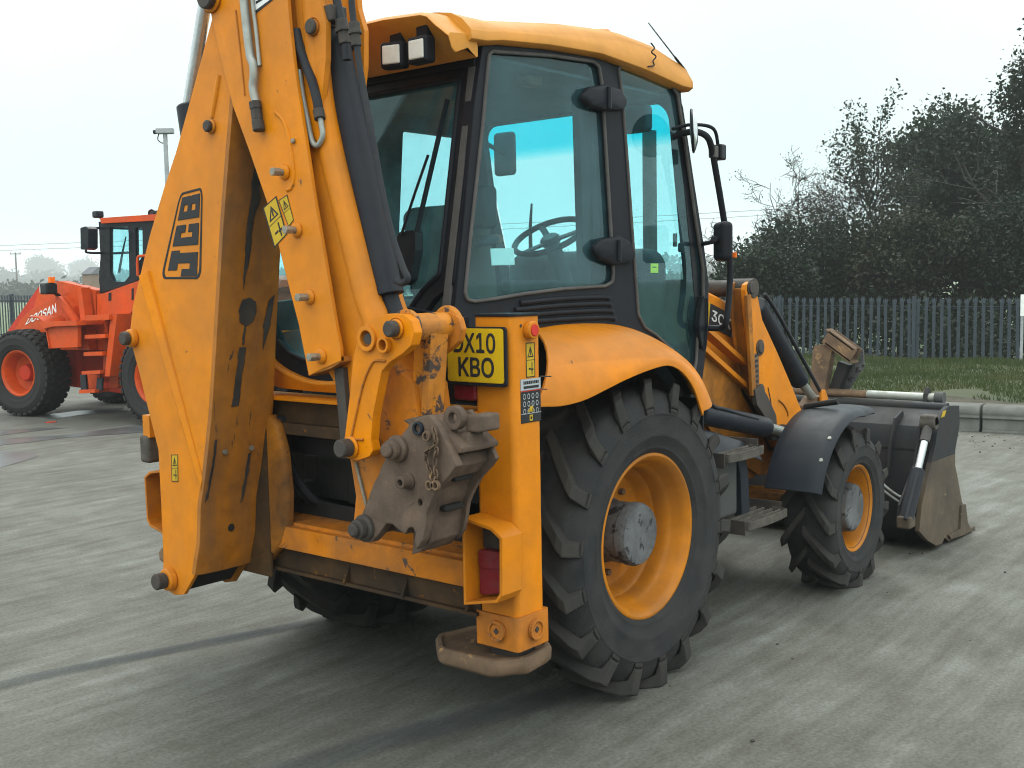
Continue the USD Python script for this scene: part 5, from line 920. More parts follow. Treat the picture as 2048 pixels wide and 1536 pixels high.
# rear wiper
ww = sub(HOE, 'rear_wiper'); W = lambda q, o=-.03: A(xr(q[1])+o, *q)
wp = [(-0.414,2.076),(-0.496,2.409),(-0.559,2.614),(-0.513,2.408),(-0.475,2.166)]
part(ww, 'motor_cover', loft([[W((p[0]*1, p[1]), o) for p in np.array(rnd([(-0.387,2.077),(-0.483,2.083),(-0.498,2),(-0.485,1.877),(-0.455,1.857),(-0.378,1.858),(-0.362,1.963)], .02).exterior.coords)[:-1]] for o in (.0, -.045)]), BG, smooth=40)
part(ww, 'arm', tube([W(q, -.05) for q in [(-0.412,2.066),(-0.465,2.238),(-0.516,2.387)]], .006, n=8), BG)
part(ww, 'blade', cat(obar(W([(-0.476,2.063)][0], -.028), W([(-0.569,2.612)][0], -.028), .008, .022, (1, 0, 0))), BG)
# inside
st = sub(HOE, 'seat')
part(st, 'cushion', rbox((.10, -.02, 1.62), (.27, .26, .08), .06), M['seat_fabric'], smooth=60); part(st, 'pedestal', rbox((.08, -.02, 1.34), (.2, .2, .22), .03), M['interior_dark'])
part(st, 'backrest', rbox((-.20, -.02, 1.94), (.07, .25, .30), .06, trimesh.transformations.rotation_matrix(-.15, (0, 1, 0))[:3, :3]), M['seat_fabric'], smooth=60)
for s in (-1, 1): part(st, 'armrest', rbox((.05, -.02+s*.31, 1.84), (.2, .035, .03), .02), M['interior_dark'])
sw = sub(HOE, 'steering_wheel'); c = A(*(0.543,-0.05,2.102)); ax = A(-.50, 0, .87); u, v, w = frame_of(ax)
part(sw, 'wheel_ring', tube([c+(u*math.cos(t)+v*math.sin(t))*.195 for t in np.linspace(0, 2*PI, 40, endpoint=False)], .0165, n=12, closed=True), BG, smooth=60)
for t in (.3, 2.4, 4.4): part(sw, 'spoke', obar(c-w*.03, c+(u*math.cos(t)+v*math.sin(t))*.19, .035, .012, w), BG)
part(sw, 'hub', cyl(c-w*.05, c+w*.0, .055, n=24, c=.012), BG); part(sw, 'column', cyl(c-w*.05, c-w*.45, .045, n=16), M['interior_dark'])
part(HOE, 'dashboard', rbox((.93, 0, 1.70), (.13, .50, .33), .10), M['interior_dark'], smooth=60)
part(HOE, 'kick_panel', bx((1.0, -.645, 1.12), (1.04, .645, 1.86)), M['interior_dark'])
part(HOE, 'side_console', rbox((-.25, -.50, 1.50), (.38, .11, .28), .06), M['interior_dark']); part(HOE, 'side_console', rbox((-.2, .5, 1.5), (.45, .12, .28), .06), M['interior_dark'])
lv_ = sub(HOE, 'control_lever'); a, b = A(*(-0.547,-0.5,2.032)), A(*(-0.368,-0.46,2.056)); part(lv_, 'grip', cat(cyl(a, b, .020, n=16, c=.006)), M['rubber_hose']); part(lv_, 'knob', rbox(b, (.026, .022, .022), .012), M['rust_steel'])
part(HOE, 'instrument_pod', rbox(A(*(-0.337,-0.35,2.204)), (.05, .06, .10), .03), BG)
part(HOE, 'roof_lamp', cat(rbox(A(*(-0.22,-0.541,2.76)), (.05, .04, .025), .015)), M['rust_steel'])
wq = [A(float(xf(z))+.02, y, z) for y, z in ((.50, 1.95), (.44, 2.2), (.40, 2.32))]; part(HOE, 'windscreen_wiper', tube(wq, [.013, .010, .006], n=8), BG)
# mirrors, guard bar, lamps at the front right pillar
gb = sub(HOE, 'guard_rail'); gy = -.84
pts = [A(*q) for q in ((0.74,-0.7,2.578), (0.785,-0.74,2.6), (0.817,-0.8,2.602), (0.847,-0.84,2.574), (0.892,-0.84,2.515), (0.938,-0.84,2.391), (1.015,-0.84,2.164), (1.074,-0.84,1.957), (1.073,-0.84,1.799), (1.04,-0.84,1.642), (1.059,-0.8,1.601), (1.035,-0.72,1.599))]
part(gb, 'bar', tube(spl(pts, 6), .0165, n=14), BP, smooth=60)
ml = sub(HOE, 'marker_lamp'); mp_ = [A(*q) for q in ((0.707,-0.72,2.615), (0.786,-0.76,2.638), (0.867,-0.82,2.637), (0.923,-0.84,2.613), (0.954,-0.84,2.545))]
part(ml, 'stalk', tube(spl(mp_, 6), .009, n=10), BP, smooth=60); part(ml, 'lamp_body', rbox(A(*(0.964,-0.84,2.508)), (.028, .03, .04), .01), BG); part(ml, 'clamp', rbox(A(*(0.908,-0.84,2.506)), (.018, .02, .03), .005), M['seal_grey'])
Rm_ = np.array([[.62, .78, 0], [-.78, .62, 0], [0, 0, 1]]).T
mr = sub(HOE, 'door_mirror'); c = A(*(0.896,-0.9,2.049)); part(mr, 'shell', rbox(c, (.035, .070, .100), .028, np.array([[.75, .66, 0], [-.66, .75, 0], [0, 0, 1]])), BP, smooth=60)
part(mr, 'arm', cat(cyl(A(*(1.036,-0.7,2.045)), c-A(.02, -.05, 0), .012, n=12), cyl(A(*(0.769,-0.92,2.058)), A(*(0.87,-0.88,2.057)), .016, n=14)), BG); part(mr, 'amber_reflector', bx(A(*(1.091,-0.86,1.983))-A(.006, .01, .014), A(*(1.091,-0.86,1.983))+A(.006, .01, .014)), M['amber_lens'])
r2_ = sub(HOE, 'round_mirror'); c = A(*(0.733,-0.82,2.598)); dm = A(math.cos(-1.05), math.sin(-1.05), .05)
part(r2_, 'glass', cat(lathe([(0, .028), (.06, .024), (.098, .010), (.104, 0), (.098, -.008), (0, -.014)], c, dm, 36)), M['mirror_glass'], smooth=50); part(r2_, 'rim', tube([c+(frame_of(dm)[0]*math.cos(t)+frame_of(dm)[1]*math.sin(t))*.103 for t in np.linspace(0, 2*PI, 40, endpoint=False)], .007, n=8, closed=True), BG)
lm_ = sub(HOE, 'far_mirror'); c = A(*(1.25,0.836,2.667)); part(lm_, 'shell', rbox(c, (.03, .080, .135), .028), BP, smooth=60); part(lm_, 'arm', cyl((.93, .70, c[2]+.02), c, .014, n=10), BP)
fl_ = sub(HOE, 'front_work_lamp'); c = A(*(0.98,-0.323,2.734)); part(fl_, 'housing', rbox(c, (.05, .085, .075), .03), BP, smooth=60); part(fl_, 'lens', rbox(c+A(.045, 0, 0), (.01, .065, .055), .008), M['lamp_lens']); part(fl_, 'bracket', obar(c+A(-.1, 0, .08), c, .03, .012), BP)
part(HOE, 'exhaust_stack', cat(cyl((1.75, .085, 1.6), (1.75, .085, 2.78), .044, n=24)), M['seal_grey'])
# rear mudguards: yellow shells sweeping over the tyres
up = np.array([(-0.442,1.645),(-0.227,1.657),(0.004,1.654),(0.25,1.632),(0.47,1.571),(0.655,1.472),(0.8,1.369),(0.926,1.248)]); lowc = np.array([(-0.861,1.402),(-0.707,1.391),(-0.556,1.4),(-0.414,1.427),(-0.246,1.461),(-0.048,1.49),(0.097,1.496),(0.214,1.456),(0.316,1.372),(0.398,1.236)])
us, ls = np.linspace(0, 1, 30), np.linspace(0, 1, 9)
def along(P, s): d = np.r_[0, np.cumsum(np.linalg.norm(np.diff(spl(P, 8), axis=0), axis=1))]; q = spl(P, 8); return np.stack([np.interp(s*d[-1], d, q[:, k]) for k in range(q.shape[1])], 1)
U, Lw = along(up, us), along(lowc, us)
for s in (-1, 1):
    G = []
    for t in ls:
        b = math.sin(t*PI/2); row = []
        for k in range(30):
            x = U[k, 0]*(1-t)+Lw[k, 0]*t; z = U[k, 1]+(Lw[k, 1]-U[k, 1])*(1-math.cos(t*PI/2))**1.05; y = .70+(1.06-.70)*(b*.92+.08*t); row.append((x, s*y, z))
        G.append(row)
    # a rolled lip
    G.append([(x, s*1.058, z-.022) for (x, _, z) in G[-1]])
    G = np.array(G); m = shell(G if s > 0 else G[:, ::-1], .012)
    part(HOE, 'rear_mudguard', m, Y_, smooth=50)
    inner = [[(U[k, 0]*.97, s*.66, U[k, 1]-.10), (U[k, 0]*.97, s*.66, .95)] for k in range(30)]; part(HOE, 'wheel_arch', shell(np.array(inner), .012), UB)
    fl2 = np.array([[(.46+.0*t, s*y, 1.29-.35*t) for y in np.linspace(.72, 1.03, 4)] for t in np.linspace(0, 1, 4)]); part(HOE, 'mudguard_flap', shell(fl2, .012), BP)
# bonnet, loader tower and arms
by = -.42
bon = [(1.519,1.773),(1.577,1.766),(1.786,1.723),(2.037,1.639),(2.103,1.593),(2.183,1.407),(2.237,1.213),(1.517,1.446)]
bm = np.array(bon)
part(HOE, 'bonnet', cat(loft([[A(a, y, b+dz) for a, b in [(1.12, 1.30), (1.12, 1.80), (1.55, 1.78), (1.95, 1.672), (2.12, 1.57), (2.28, 1.35), (2.32, .95), (2.0, .95)]] for y, dz in ((-.42, 0), (-.40, .02), (-.30, .04), (.30, .04), (.40, .02), (.42, 0))])), Y_, smooth=25)
part(HOE, 'radiator_grille', bx((2.31, -.34, .98), (2.335, .34, 1.25)), BG)
dq = [A(a, by-.0015, b) for a, b in [(1.576,1.584),(1.916,1.487),(1.948,1.618),(1.6,1.719)]]
md = sub(HOE, 'model_panel'); part(md, 'black_panel', decal(sbox(0, 0, 1, 1), dq, .0012), M['decal_black']); dq2 = [q+A(0, -.0012, 0) for q in dq]
part(md, 'silver_bar', decal(sbox(.83, 0, .97, 1), dq2, .0008), M['decal_grey']); part(md, 'yellow_bar', decal(sbox(-.04, 0, .015, 1), dq2, .0008), M['decal_yellow']); part(md, 'model_letters', decal(text('3CX'), inset(dq2, .10, .30, .76, .78), .0008), M['decal_white'])
for s in (-1, 1): part(HOE, 'loader_tower', extr([(1.30, .62), (2.05, .62), (2.10, .95), (2.08, 1.25), (2.05, 1.70), (2.03, 1.84), (1.98, 1.84), (1.96, 1.62), (1.86, 1.28), (1.20, 1.0), (1.15, .8)], 'y', s*.47-.012, s*.47+.012), YG)
part(HOE, 'tower_tube', cat(cyl((1.815, -.60, 1.80), (1.815, -.44, 1.80), .058, n=28), cyl((1.815, .44, 1.80), (1.815, .60, 1.80), .058, n=28), cyl((1.815, -.44, 1.80), (1.815, .44, 1.80), .050, n=28)), M['dark_steel'])
for k, (a, b) in enumerate((((1396,640),(1503,748)), ((1396,686),(1508,795)))):
    pass
b1 = [(1.329,-0.5,1.606), (1.963,-0.5,1.293)]; b2 = [(1.328,-0.5,1.482), (1.989,-0.5,1.143)]
for p0, p1 in (b1, b2):
    for s in (1, -1): part(HOE, 'tower_brace', obar(A(p0[0], s*p0[1], p0[2]), A(p1[0], s*p1[1], p1[2]), .07, .03), Y_ if s > 0 else YG)
plate = [(1.345,1.458),(1.598,1.34),(2.002,1.11),(2.272,1.021),(2.293,0.858),(2.274,0.618),(2.069,0.632),(1.596,0.85),(1.365,1.083)]
part(HOE, 'chassis_cheek', cat(extr(Polygon(plate).buffer(0), 'y', -.50, -.48)), YG)
arm = [(1.711,1.791),(1.723,1.823),(1.772,1.84),(1.822,1.825),(1.854,1.774),(1.886,1.699),(1.925,1.607),(2.124,1.399),(2.333,1.164),(2.501,0.964),(2.63,0.825),(2.481,0.744),(2.196,0.765),(2.092,0.919),(1.978,1.049),(1.849,1.159),(1.798,1.374),(1.76,1.554),(1.729,1.688)]
for s in (-1, 1):
    la = sub(HOE, 'loader_arm'); f = (lambda m: m) if s < 0 else mir
    part(la, 'arm_plate', f(extr(rnd(arm, .012), 'y', -.595, -.565)), Y_)
    part(la, 'inner_plate', f(extr(rnd(arm, .012), 'y', -.50, -.48)), YG)
    part(la, 'arm_web', f(extr(rnd(arm, .012).buffer(-.03), 'y', -.57, -.49)), YG)
    ex = [(2.40, .93), (2.62, .70), (3.10, .42), (3.16, .32), (3.06, .30), (2.5, .56), (2.25, .80)]; part(la, 'arm_nose', f(extr(rnd(ex, .03), 'y', -.60, -.48)), Y_)
    pn = [A(a, -.595, b) for a, b in [(1.779,1.802),(1.893,1.443),(1.9,1.176)]]
    for k, p in enumerate(pn):
        part(la, 'pivot_pin', f(cat(cyl(p, p+A(0, -.015, 0), (.036, .034, .032)[k], n=24, c=.004), cyl(p, p+A(0, -.006, 0), .048, n=24))), DS)
    if s < 0:
        part(la, 'link_strip', cat(obar(A(*(1.709,-0.61,1.762)), A(*(1.778,-0.61,1.167)), .02, .05, (1, 0, 0))), YG)
        part(la, 'lower_link', cat(extr(rnd([(1.762,1.199),(1.845,1.222),(1.922,1.154),(2.042,1.02),(2.07,0.862),(1.989,0.872),(1.923,1.002),(1.794,1.106)], .008), 'y', -.63, -.60)), DS)
        sq = [A(a, -.5965, b) for a, b in [(1.818,1.217),(1.882,1.224),(1.875,1.414),(1.811,1.409)]]; part(la, 'faded_decal', decal(sbox(0, 0, 1, 1), sq, .001), M['rust_steel']); part(la, 'decal_print', decal(unary_union([sbox(.2, .08+.16*k, .8, .16+.16*k) for k in range(6)]), [q+A(0, -.001, 0) for q in sq], .0006), M['decal_black'])
        part(la, 'pressed_mark', tube(spl([A(a, -.596, b) for a, b in [(2.14,1.103),(2.203,1.072),(2.259,1.022),(2.273,0.989)]], 4), .006, n=6), YG); part(la, 'long_scratch', tube([A(a, -.596, b) for a, b in [(1.999,1.193),(2.033,1.113),(2.053,1.043)]], .004, n=6), DS)
        part(la, 'weld_lug', rbox(A(*(2.168,-0.6,0.906)), (.03, .015, .025), .008), Y_)
lr = sub(HOE, 'lift_ram'); a, b = A(*(1.243,-0.64,1.099)), A(*(1.874,-0.64,0.966)); c_ = A(*(2.168,-0.62,0.898))
part(lr, 'barrel', cyl(a-(b-a)*.25, b, .062, n=28, c=.008), CB); part(lr, 'rod', cyl(b, c_, .034, n=22), M['zinc']); part(lr, 'rod_eye', cat(cyl(c_+A(0, -.03, 0), c_+A(0, .06, 0), .05, n=22, c=.005)), DS)
part(lr, 'pipe', tube(spl([A(*q) for q in ((1.117,-0.69,1.203), (1.183,-0.69,1.158), (1.283,-0.69,1.137), (1.468,-0.69,1.09), (1.681,-0.69,1.039))], 5), .010, n=8), M['rubber_hose'])
part(HOE, 'front_hose', tube(spl([A(*q) for q in ((1.058,-0.66,1.302), (1.116,-0.66,1.215), (1.192,-0.66,1.161), (1.292,-0.66,1.129))], 5), .011, n=8), M['rubber_hose'])
tr_ = sub(HOE, 'crowd_ram'); a, b, c_ = A(*(2.221,-0.4,1.69)), A(*(2.859,-0.4,1.156)), A(*(3.181,-0.4,0.943))
part(tr_, 'barrel', cyl(a, b, .066, n=26, c=.008), CB); part(tr_, 'rod', cyl(b, c_, .030, n=20), M['zinc']); part(tr_, 'hose', tube(spl([a+A(0, -.06, .07), a*.7+b*.3+A(0, -.06, .09), b+A(0, -.06, .08), c_+A(0, -.05, .03)], 6), .013, n=8), M['rubber_hose']); part(tr_, 'rod_eye', cat(cyl(c_+A(0, -.08, 0), c_+A(0, .08, 0), .06, n=24)), M['rust_steel'])
part(HOE, 'linkage_bracket', cat(extr(rnd([(2.955,0.975),(3.033,1.027),(3.18,1.031),(3.281,0.987),(3.283,0.843),(2.956,0.843)], .01), 'y', -.44, -.34)), M['rust_steel']); part(HOE, 'linkage_plate', extr(rnd([(3.046,1.081),(3.111,1.079),(3.154,1.019),(3.148,0.868),(3.057,0.871)], .006), 'y', -.47, -.455), Y_)
# steps and side box
sx = -.86
for x0, x1, z, nm in ((.80, 1.22, .945, 'upper'), (1.02, 1.50, .555, 'lower')):
    sp_ = sub(HOE, 'step'); y0, y1 = -.98, -.72
    edge = spl([A(x0, y1, z), A(x0+.01, y0+.03, z), A(x0+.06, y0, z), A((x0+x1)/2, y0-.012, z), A(x1-.06, y0, z), A(x1-.01, y0+.03, z), A(x1, y1, z)], 4)
    part(sp_, 'tread_rim', loft([[p+A(0, 0, -.025), p+A(0, 0, .02), p*A(1, 1, 1)+A(0, .008, .02), p+A(0, .008, -.025)] for p in edge]), M['steel_step'])
    for k, y in enumerate(np.linspace(y0+.04, y1-.02, 5)):
        xs = np.linspace(x0+.03, x1-.03, 25); q = [A(x, y, z+.012+(.006 if i % 2 else 0)) for i, x in enumerate(xs)]; part(sp_, 'tread_bar', loft([[p+A(0, -.004, -.03), p+A(0, .004, -.03), p+A(0, .004, 0), p+A(0, -.004, 0)] for p in q]), M['steel_step'])
    part(sp_, 'end_plate', bx((x0-.004, y0+.02, z-.05), (x0+.004, y1, z+.025)), M['dark_steel']); part(sp_, 'end_plate', bx((x1-.004, y0+.05, z-.03), (x1+.004, y1, z+.05)), M['dark_steel'])
part(HOE, 'side_box', rbox((.97, -.74, .74), (.20, .10, .165), .03), M['grey_box'], 'dusty grey box between the steps')
part(HOE, 'step_bracket', cat(loft([[A(1.16+dx, -.84, z), A(1.25+dx, -.84, z), A(1.25+dx, -.70, z), A(1.16+dx, -.70, z)] for dx, z in ((-.02, .93), (.03, .80), (.05, .56))])), M['slate_plastic'], smooth=40)
part(HOE, 'side_fairing', cat(loft([[A(x, -.66, 1.09-.06*((x-.62)/.75)**2*2), A(x, -.80-.05*math.sin((x-.5)*2.6), 1.06-.07*((x-.62)/.75)**2*2), A(x, -.84-.05*math.sin((x-.5)*2.6), .97-.06*((x-.62)/.75)**2*2), A(x, -.66, .93)] for x in np.linspace(.55, 1.38, 10)])), M['slate_plastic'], smooth=45)
# front mudguards
for s in (-1, 1):
    G = []; th = np.radians(np.linspace(162, 66, 26)); cx, cz = 2.16, .47
    for j, y in enumerate((.76, .78, .84, .93, 1.02, 1.07, 1.10, 1.115)):
        r = (.56, .595, .605, .608, .605, .598, .585, .56)[j]; G.append([(cx+r*math.cos(t)*1.0, s*y, cz+r*math.sin(t)*(1.0+.0*(t-2)) + (.0)) for t in th])
    G = np.array(G); G[:, -5:, 2] += np.linspace(0, .045, 5)[None, :]*1.0
    m = shell(G if s < 0 else G[:, ::-1], .010); part(HOE, 'front_mudguard', m, M['slate_plastic'], smooth=60)
    for k in (5, 9): p = A(*G[6, k]); n_ = A(p[0]-cx, 0, p[2]-cz); n_ /= np.linalg.norm(n_); part(HOE, 'mudguard_screw', cyl(p+A(0, s*(-.02), 0), p+A(0, s*(-.02), 0)+n_*.012, .012, n=10), M['zinc'])
    part(HOE, 'mudguard_stay', tube([A(2.1, s*.7, .75), A(2.1, s*.80, 1.08), A(2.1, s*1.0, 1.12)], .02, n=8), UB)
# bucket
bk_ = sub(HOE, 'front_bucket')
sidep = [(3.499,0.966),(3.715,0.948),(3.733,0.809),(3.648,0.643),(3.653,0.537),(3.721,0.421),(3.816,0.245),(3.905,0.194),(3.933,0.08),(4.049,-0.007),(3.883,-0.002),(3.544,0.019),(3.462,0.06),(3.413,0.027),(3.295,0.036),(3.12,0.107),(2.97,0.196),(3.009,0.362),(3.104,0.513),(3.246,0.728),(3.297,0.857),(3.372,0.934)]
for s in (-1, 1):
    f = (lambda m: m) if s < 0 else mir
    SP = Polygon(sidep).buffer(0); zs = .62
    part(bk_, 'side_plate', f(extr(SP.intersection(sbox(-9, zs, 9, 9)), 'y', -1.185, -1.155)), M['bucket_black']); part(bk_, 'side_plate', f(extr(SP.intersection(sbox(-9, -1, 9, zs)), 'y', -1.185, -1.155)), M['bucket_worn'], 'lower side plate scraped to bare brown steel')
    part(bk_, 'side_cutter', f(extr(rnd([(3.765,0.238),(3.851,0.231),(3.903,0.088),(4.007,0.007),(3.82,0.012),(3.555,0.034),(3.502,0.072),(3.742,0.07)], .004), 'y', -1.20, -1.185)), M['bucket_worn'])
    gq = [A(a, -1.1865, b) for a, b in [(3.343,0.901),(3.411,0.904),(3.449,0.944),(3.38,0.944)]]
    if s < 0: part(bk_, 'yellow_tape', decal(sbox(0, 0, 1, 1), gq, .001), M['decal_yellow'])
bprof = [(3.62, .955), (3.50, .93), (3.40, .90), (3.30, .84), (3.235, .72), (3.20, .55), (3.19, .40), (3.20, .25), (3.235, .12), (3.30, .05), (3.40, .02), (3.70, .015), (3.98, .012)]
bi = [(a+.03*math.cos(t), b+.03*math.sin(t)) for (a, b), t in zip(bprof, (-1.6, -1.5, -1.2, -.7, -.2, 0, 0, .1, .6, 1.1, 1.5, 1.57, 1.57))]
part(bk_, 'shell_plate', loft([[A(a, y, b) for a, b in bprof+bi[::-1]] for y in (-1.16, 1.16)]), M['bucket_black'], smooth=30)
part(bk_, 'top_edge', tube([A(3.56, -1.16, .945), A(3.56, 1.16, .945)], .035, n=14), M['bucket_black'], smooth=60)
part(bk_, 'cutting_edge', bx((3.95, -1.19, .002), (4.10, 1.19, .026)), M['bucket_worn'])
part(bk_, 'back_flange', cat(bx((3.225, -1.15, .685), (3.245, 1.15, .70))), M['bucket_black'])
for y in (-.90, -.25, .25, .90): part(bk_, 'back_rib', cat(extr([(3.42, .90), (3.30, .85), (3.22, .70), (3.185, .5), (3.15, .5), (3.18, .72), (3.27, .89), (3.40, .93)], 'y', y-.008, y+.008)), M['bucket_black'])
for s in (-1, 1):
    f = (lambda m: m) if s < 0 else mir
    part(bk_, 'ear_plate', f(cat(extr(rnd([(3.22, .25), (3.22, .60), (3.08, .48), (3.04, .36), (3.10, .28)], .02), 'y', -.66, -.62), extr(rnd([(3.22, .25), (3.22, .60), (3.08, .48), (3.04, .36), (3.10, .28)], .02), 'y', -.46, -.42))), M['bucket_black'])
    cl = sub(HOE, 'clam_ram'); t0 = A(*(3.192,-1.16,0.885)); t1 = A(*(2.798,-1.16,0.298)); d = t1-t0
    part(cl, 'rod', f(cyl(t0, t0+d*.50, .024, n=20)), M['chrome']); part(cl, 'barrel', f(cyl(t0+d*.49, t1, .046, n=24, c=.008)), CB); part(cl, 'top_eye', f(cat(cyl(t0+A(0, -.05, 0), t0+A(0, .05, 0), .048, n=20, c=.006), rbox(t0-d*.02, (.05, .05, .04), .015))), M['steel_step']); part(cl, 'rod_clevis', f(cyl(t0, t0+d*.2, .032, n=18)), M['seal_grey'])
    part(cl, 'barrel_pipe', f(tube([t0+d*.52+A(-.06, -.02, 0), t1+A(-.07, -.02, .02)], .011, n=8)), M['rubber_hose']); part(cl, 'bottom_clevis', f(cat(rbox(t1+A(-.0, 0, -.01), (.055, .045, .04), .015))), M['bucket_worn'])
    part(cl, 'guard_plate', f(extr(rnd([(3.213,0.862),(3.289,0.847),(2.963,0.228),(2.821,0.261),(2.852,0.38),(3.111,0.606)], .006), 'y', -1.10, -1.085)), M['bucket_black'])
for k, pts in enumerate(([(3.0, -.62, .55), (3.05, -.70, .57), (3.08, -.78, .56), (3.10, -.86, .48), (3.12, -.96, .40), (3.14, -1.04, .36)], [(3.0, -.62, .51), (3.05, -.70, .525), (3.08, -.78, .515), (3.10, -.86, .44), (3.12, -.95, .37), (3.14, -1.03, .32)])):
    part(bk_, 'steel_pipe', tube(spl([A(*p) for p in pts], 6), .0095, n=8), M['zinc'])
# folded forks carried on the bucket's top edge
FKX = 3.66
rod_z = (3.66,-0.716,1.001)[2]
fk_ = sub(HOE, 'fork_bar'); part(fk_, 'bar', cyl((FKX, -1.04, rod_z), (FKX, 1.0, rod_z), .030, n=20), M['rust_steel']); part(fk_, 'bright_end', cyl((FKX, -1.04, rod_z), (FKX, -.55, rod_z), .0305, n=20), M['zinc'])
part(fk_, 'collar', cyl((FKX, -1.10, rod_z), (FKX, -1.04, rod_z), .042, n=18), M['grey_box'])
for y in (-.98, .94): part(fk_, 'end_bracket', extr(rnd([(FKX-.06, .93), (FKX+.05, .93), (FKX+.045, rod_z+.03), (FKX+.01, rod_z+.075), (FKX-.03, rod_z+.03)], .01), 'y', y-.015, y+.015), M['bucket_black'])
va = [(-0.142,1.315),(-0.157,1.353),(-0.213,1.361),(-0.268,1.355),(-0.291,1.318),(-0.223,0.942),(-0.112,0.936)]; vt0, vt1 = (3.66,-0.248,1.422), (3.66,-0.46,1.278); vb = [(-0.325,1.235),(-0.406,1.208),(-0.292,0.942),(-0.221,0.938)]; vtip = [(-0.451,1.23),(-0.481,1.319),(-0.489,1.191),(-0.459,1.153),(-0.353,0.988),(-0.307,0.941),(-0.329,1.073),(-0.405,1.214)]
for dy, full in ((0, True), (.62, False)):
    ff = sub(HOE, 'folded_fork')
    sh = lambda q: [(a+dy, b) for a, b in q]
    part(ff, 'heel_arm', extr(sh(va), 'x', 3.62, 3.70), M['rust_steel'])
    b0, b1 = A(vt0[0], vt0[1]+dy, vt0[2]), A(vt1[0], vt1[1]+dy, vt1[2]); d = (b1-b0)/np.linalg.norm(b1-b0)
    part(ff, 'box_section', cat(obar(b0+A(0, 0, .042), b1+A(0, 0, .042), .10, .010, (1, 0, 0)), obar(b0-A(0, 0, .042), b1-A(0, 0, .042), .10, .010, (1, 0, 0)), obar(b0+A(.048, 0, 0), b1+A(.048, 0, 0), .010, .092, (1, 0, 0)), obar(b0-A(.048, 0, 0), b1-A(.048, 0, 0), .010, .092, (1, 0, 0))) if False else cat(*[obar(b0+o, b1+o, w_, h_, (0, 0, 1)) for o, w_, h_ in ((A(.05, 0, 0), .010, .11), (A(-.05, 0, 0), .010, .11), (A(0, 0, .05), .11, .010), (A(0, 0, -.05), .11, .010))]), M['rust_steel'])
    part(ff, 'blade', extr(sh(vb), 'x', 3.66, 3.74), M['bucket_black']); part(ff, 'blade_tip', extr(sh(vtip), 'x', 3.735, 3.755), M['grey_mud'])
# ================================================================ THE ORANGE WHEEL LOADER (behind, left; faces along +y)
hL = math.radians(98.0); LH = A(math.cos(hL), math.sin(hL), 0); LN = A(math.sin(hL), -math.cos(hL), 0); L0 = 5.52
LW = thing('wheel_loader', 'orange-red articulated wheel loader with a dark glazed cab parked at the left', 'wheel loader', LH*11.0+LN*(L0+1.2))
OR, OD = MATS['orange_paint'], MATS['orange_deep']
def LP(s, o, z): return LH*s+LN*(L0+o)+A(0, 0, z)
def lex(poly, o0, o1):
    """polygon (along the loader, height) from depth o0 to o1 inwards of its near side"""
    m = extr(poly, 'z', o0, o1); v = np.asarray(m.vertices); P = v[:, :1]*LH+(L0+v[:, 2:])*LN+v[:, 1:2]*A(0, 0, 1); m2 = tm(P, m.faces)
    t = trimesh.Trimesh(P, m.faces, process=False); return flip(m2) if t.volume < 0 else m2
def lquad(pts, o): return [LP(s, o, z) for s, z in pts]
def lwheel(s, o, z, yaw, side, nm):
    R, Rr, W = .655, .335, .50
    w = sub(LW, 'loader_wheel'); c = LP(s, o, z); hd = hL+yaw
    def pl(m):
        v = np.asarray(m.vertices); f = A(math.cos(hd), math.sin(hd), 0); n = A(-math.sin(hd), math.cos(hd), 0)*side; P = v[:, :1]*f+v[:, 1:2]*n+v[:, 2:]*A(0, 0, 1)+c; low = np.clip((.08-P[:, 2])/.08, 0, 1.5)
        P[:, 2] = np.maximum(P[:, 2], .002); return tm(P, m.faces if side > 0 else m.faces[:, ::-1])
    part(w, 'tyre', pl(tyre_mesh(R, Rr, W, .022, 80)), MATS['loader_tyre'], smooth=40)
    bl_ = []
    for i in range(34):                                              # block tread
        for j, (y0, y1) in enumerate(((-.235, -.15), (-.14, -.05), (-.04, .05), (.06, .14), (.15, .235))):
            a0 = 2*PI*(i+(.5 if j % 2 else 0))/34; a1 = a0+2*PI/34*.78; yo = 0.0
            q = lambda a, y, r: (r*math.cos(a), y, r*math.sin(a)); rt = R-(.016 if abs(y0+y1) > .3 else 0); rb = rt-.04
            bl_.append(loft([[q(a0, y0, rb), q(a0, y1, rb), q(a0+.02, y1-.006, rt), q(a0+.02, y0+.006, rt)], [q(a1, y0, rb), q(a1, y1, rb), q(a1-.02, y1-.006, rt), q(a1-.02, y0+.006, rt)]]))
    part(w, 'tread', pl(cat(*bl_)), MATS['loader_tyre'], smooth=False)
    o_ = .20
    part(w, 'rim', pl(lathe([(.345, o_-.01), (.352, o_), (.335, o_+.005), (.315, o_-.01), (.298, o_-.035), (.285, o_-.10), (.27, o_-.13), (.262, o_-.19), (.20, o_-.215), (.10, o_-.22), (0, o_-.22)], (0, 0, 0), (0, 1, 0), 60)), OR, smooth=40)
    part(w, 'hub', pl(lathe([(.13, o_-.23), (.125, o_-.14), (.11, o_-.12), (0, o_-.115)], (0, 0, 0), (0, 1, 0), 30)), OD if nm == 'f' else OR, smooth=40)
fs, fz = [(11.974,0.613)][0]; rs, rz = [(9.013,0.573)][0]
lwheel(fs, .27, .65, math.radians(6.5), 1, 'f'); lwheel(rs, .27, .65, math.radians(-1), 1, 'r'); lwheel(fs+.25, 2.1, .65, math.radians(6.5), -1, 'f'); lwheel(rs, 2.1, .65, 0, -1, 'r')
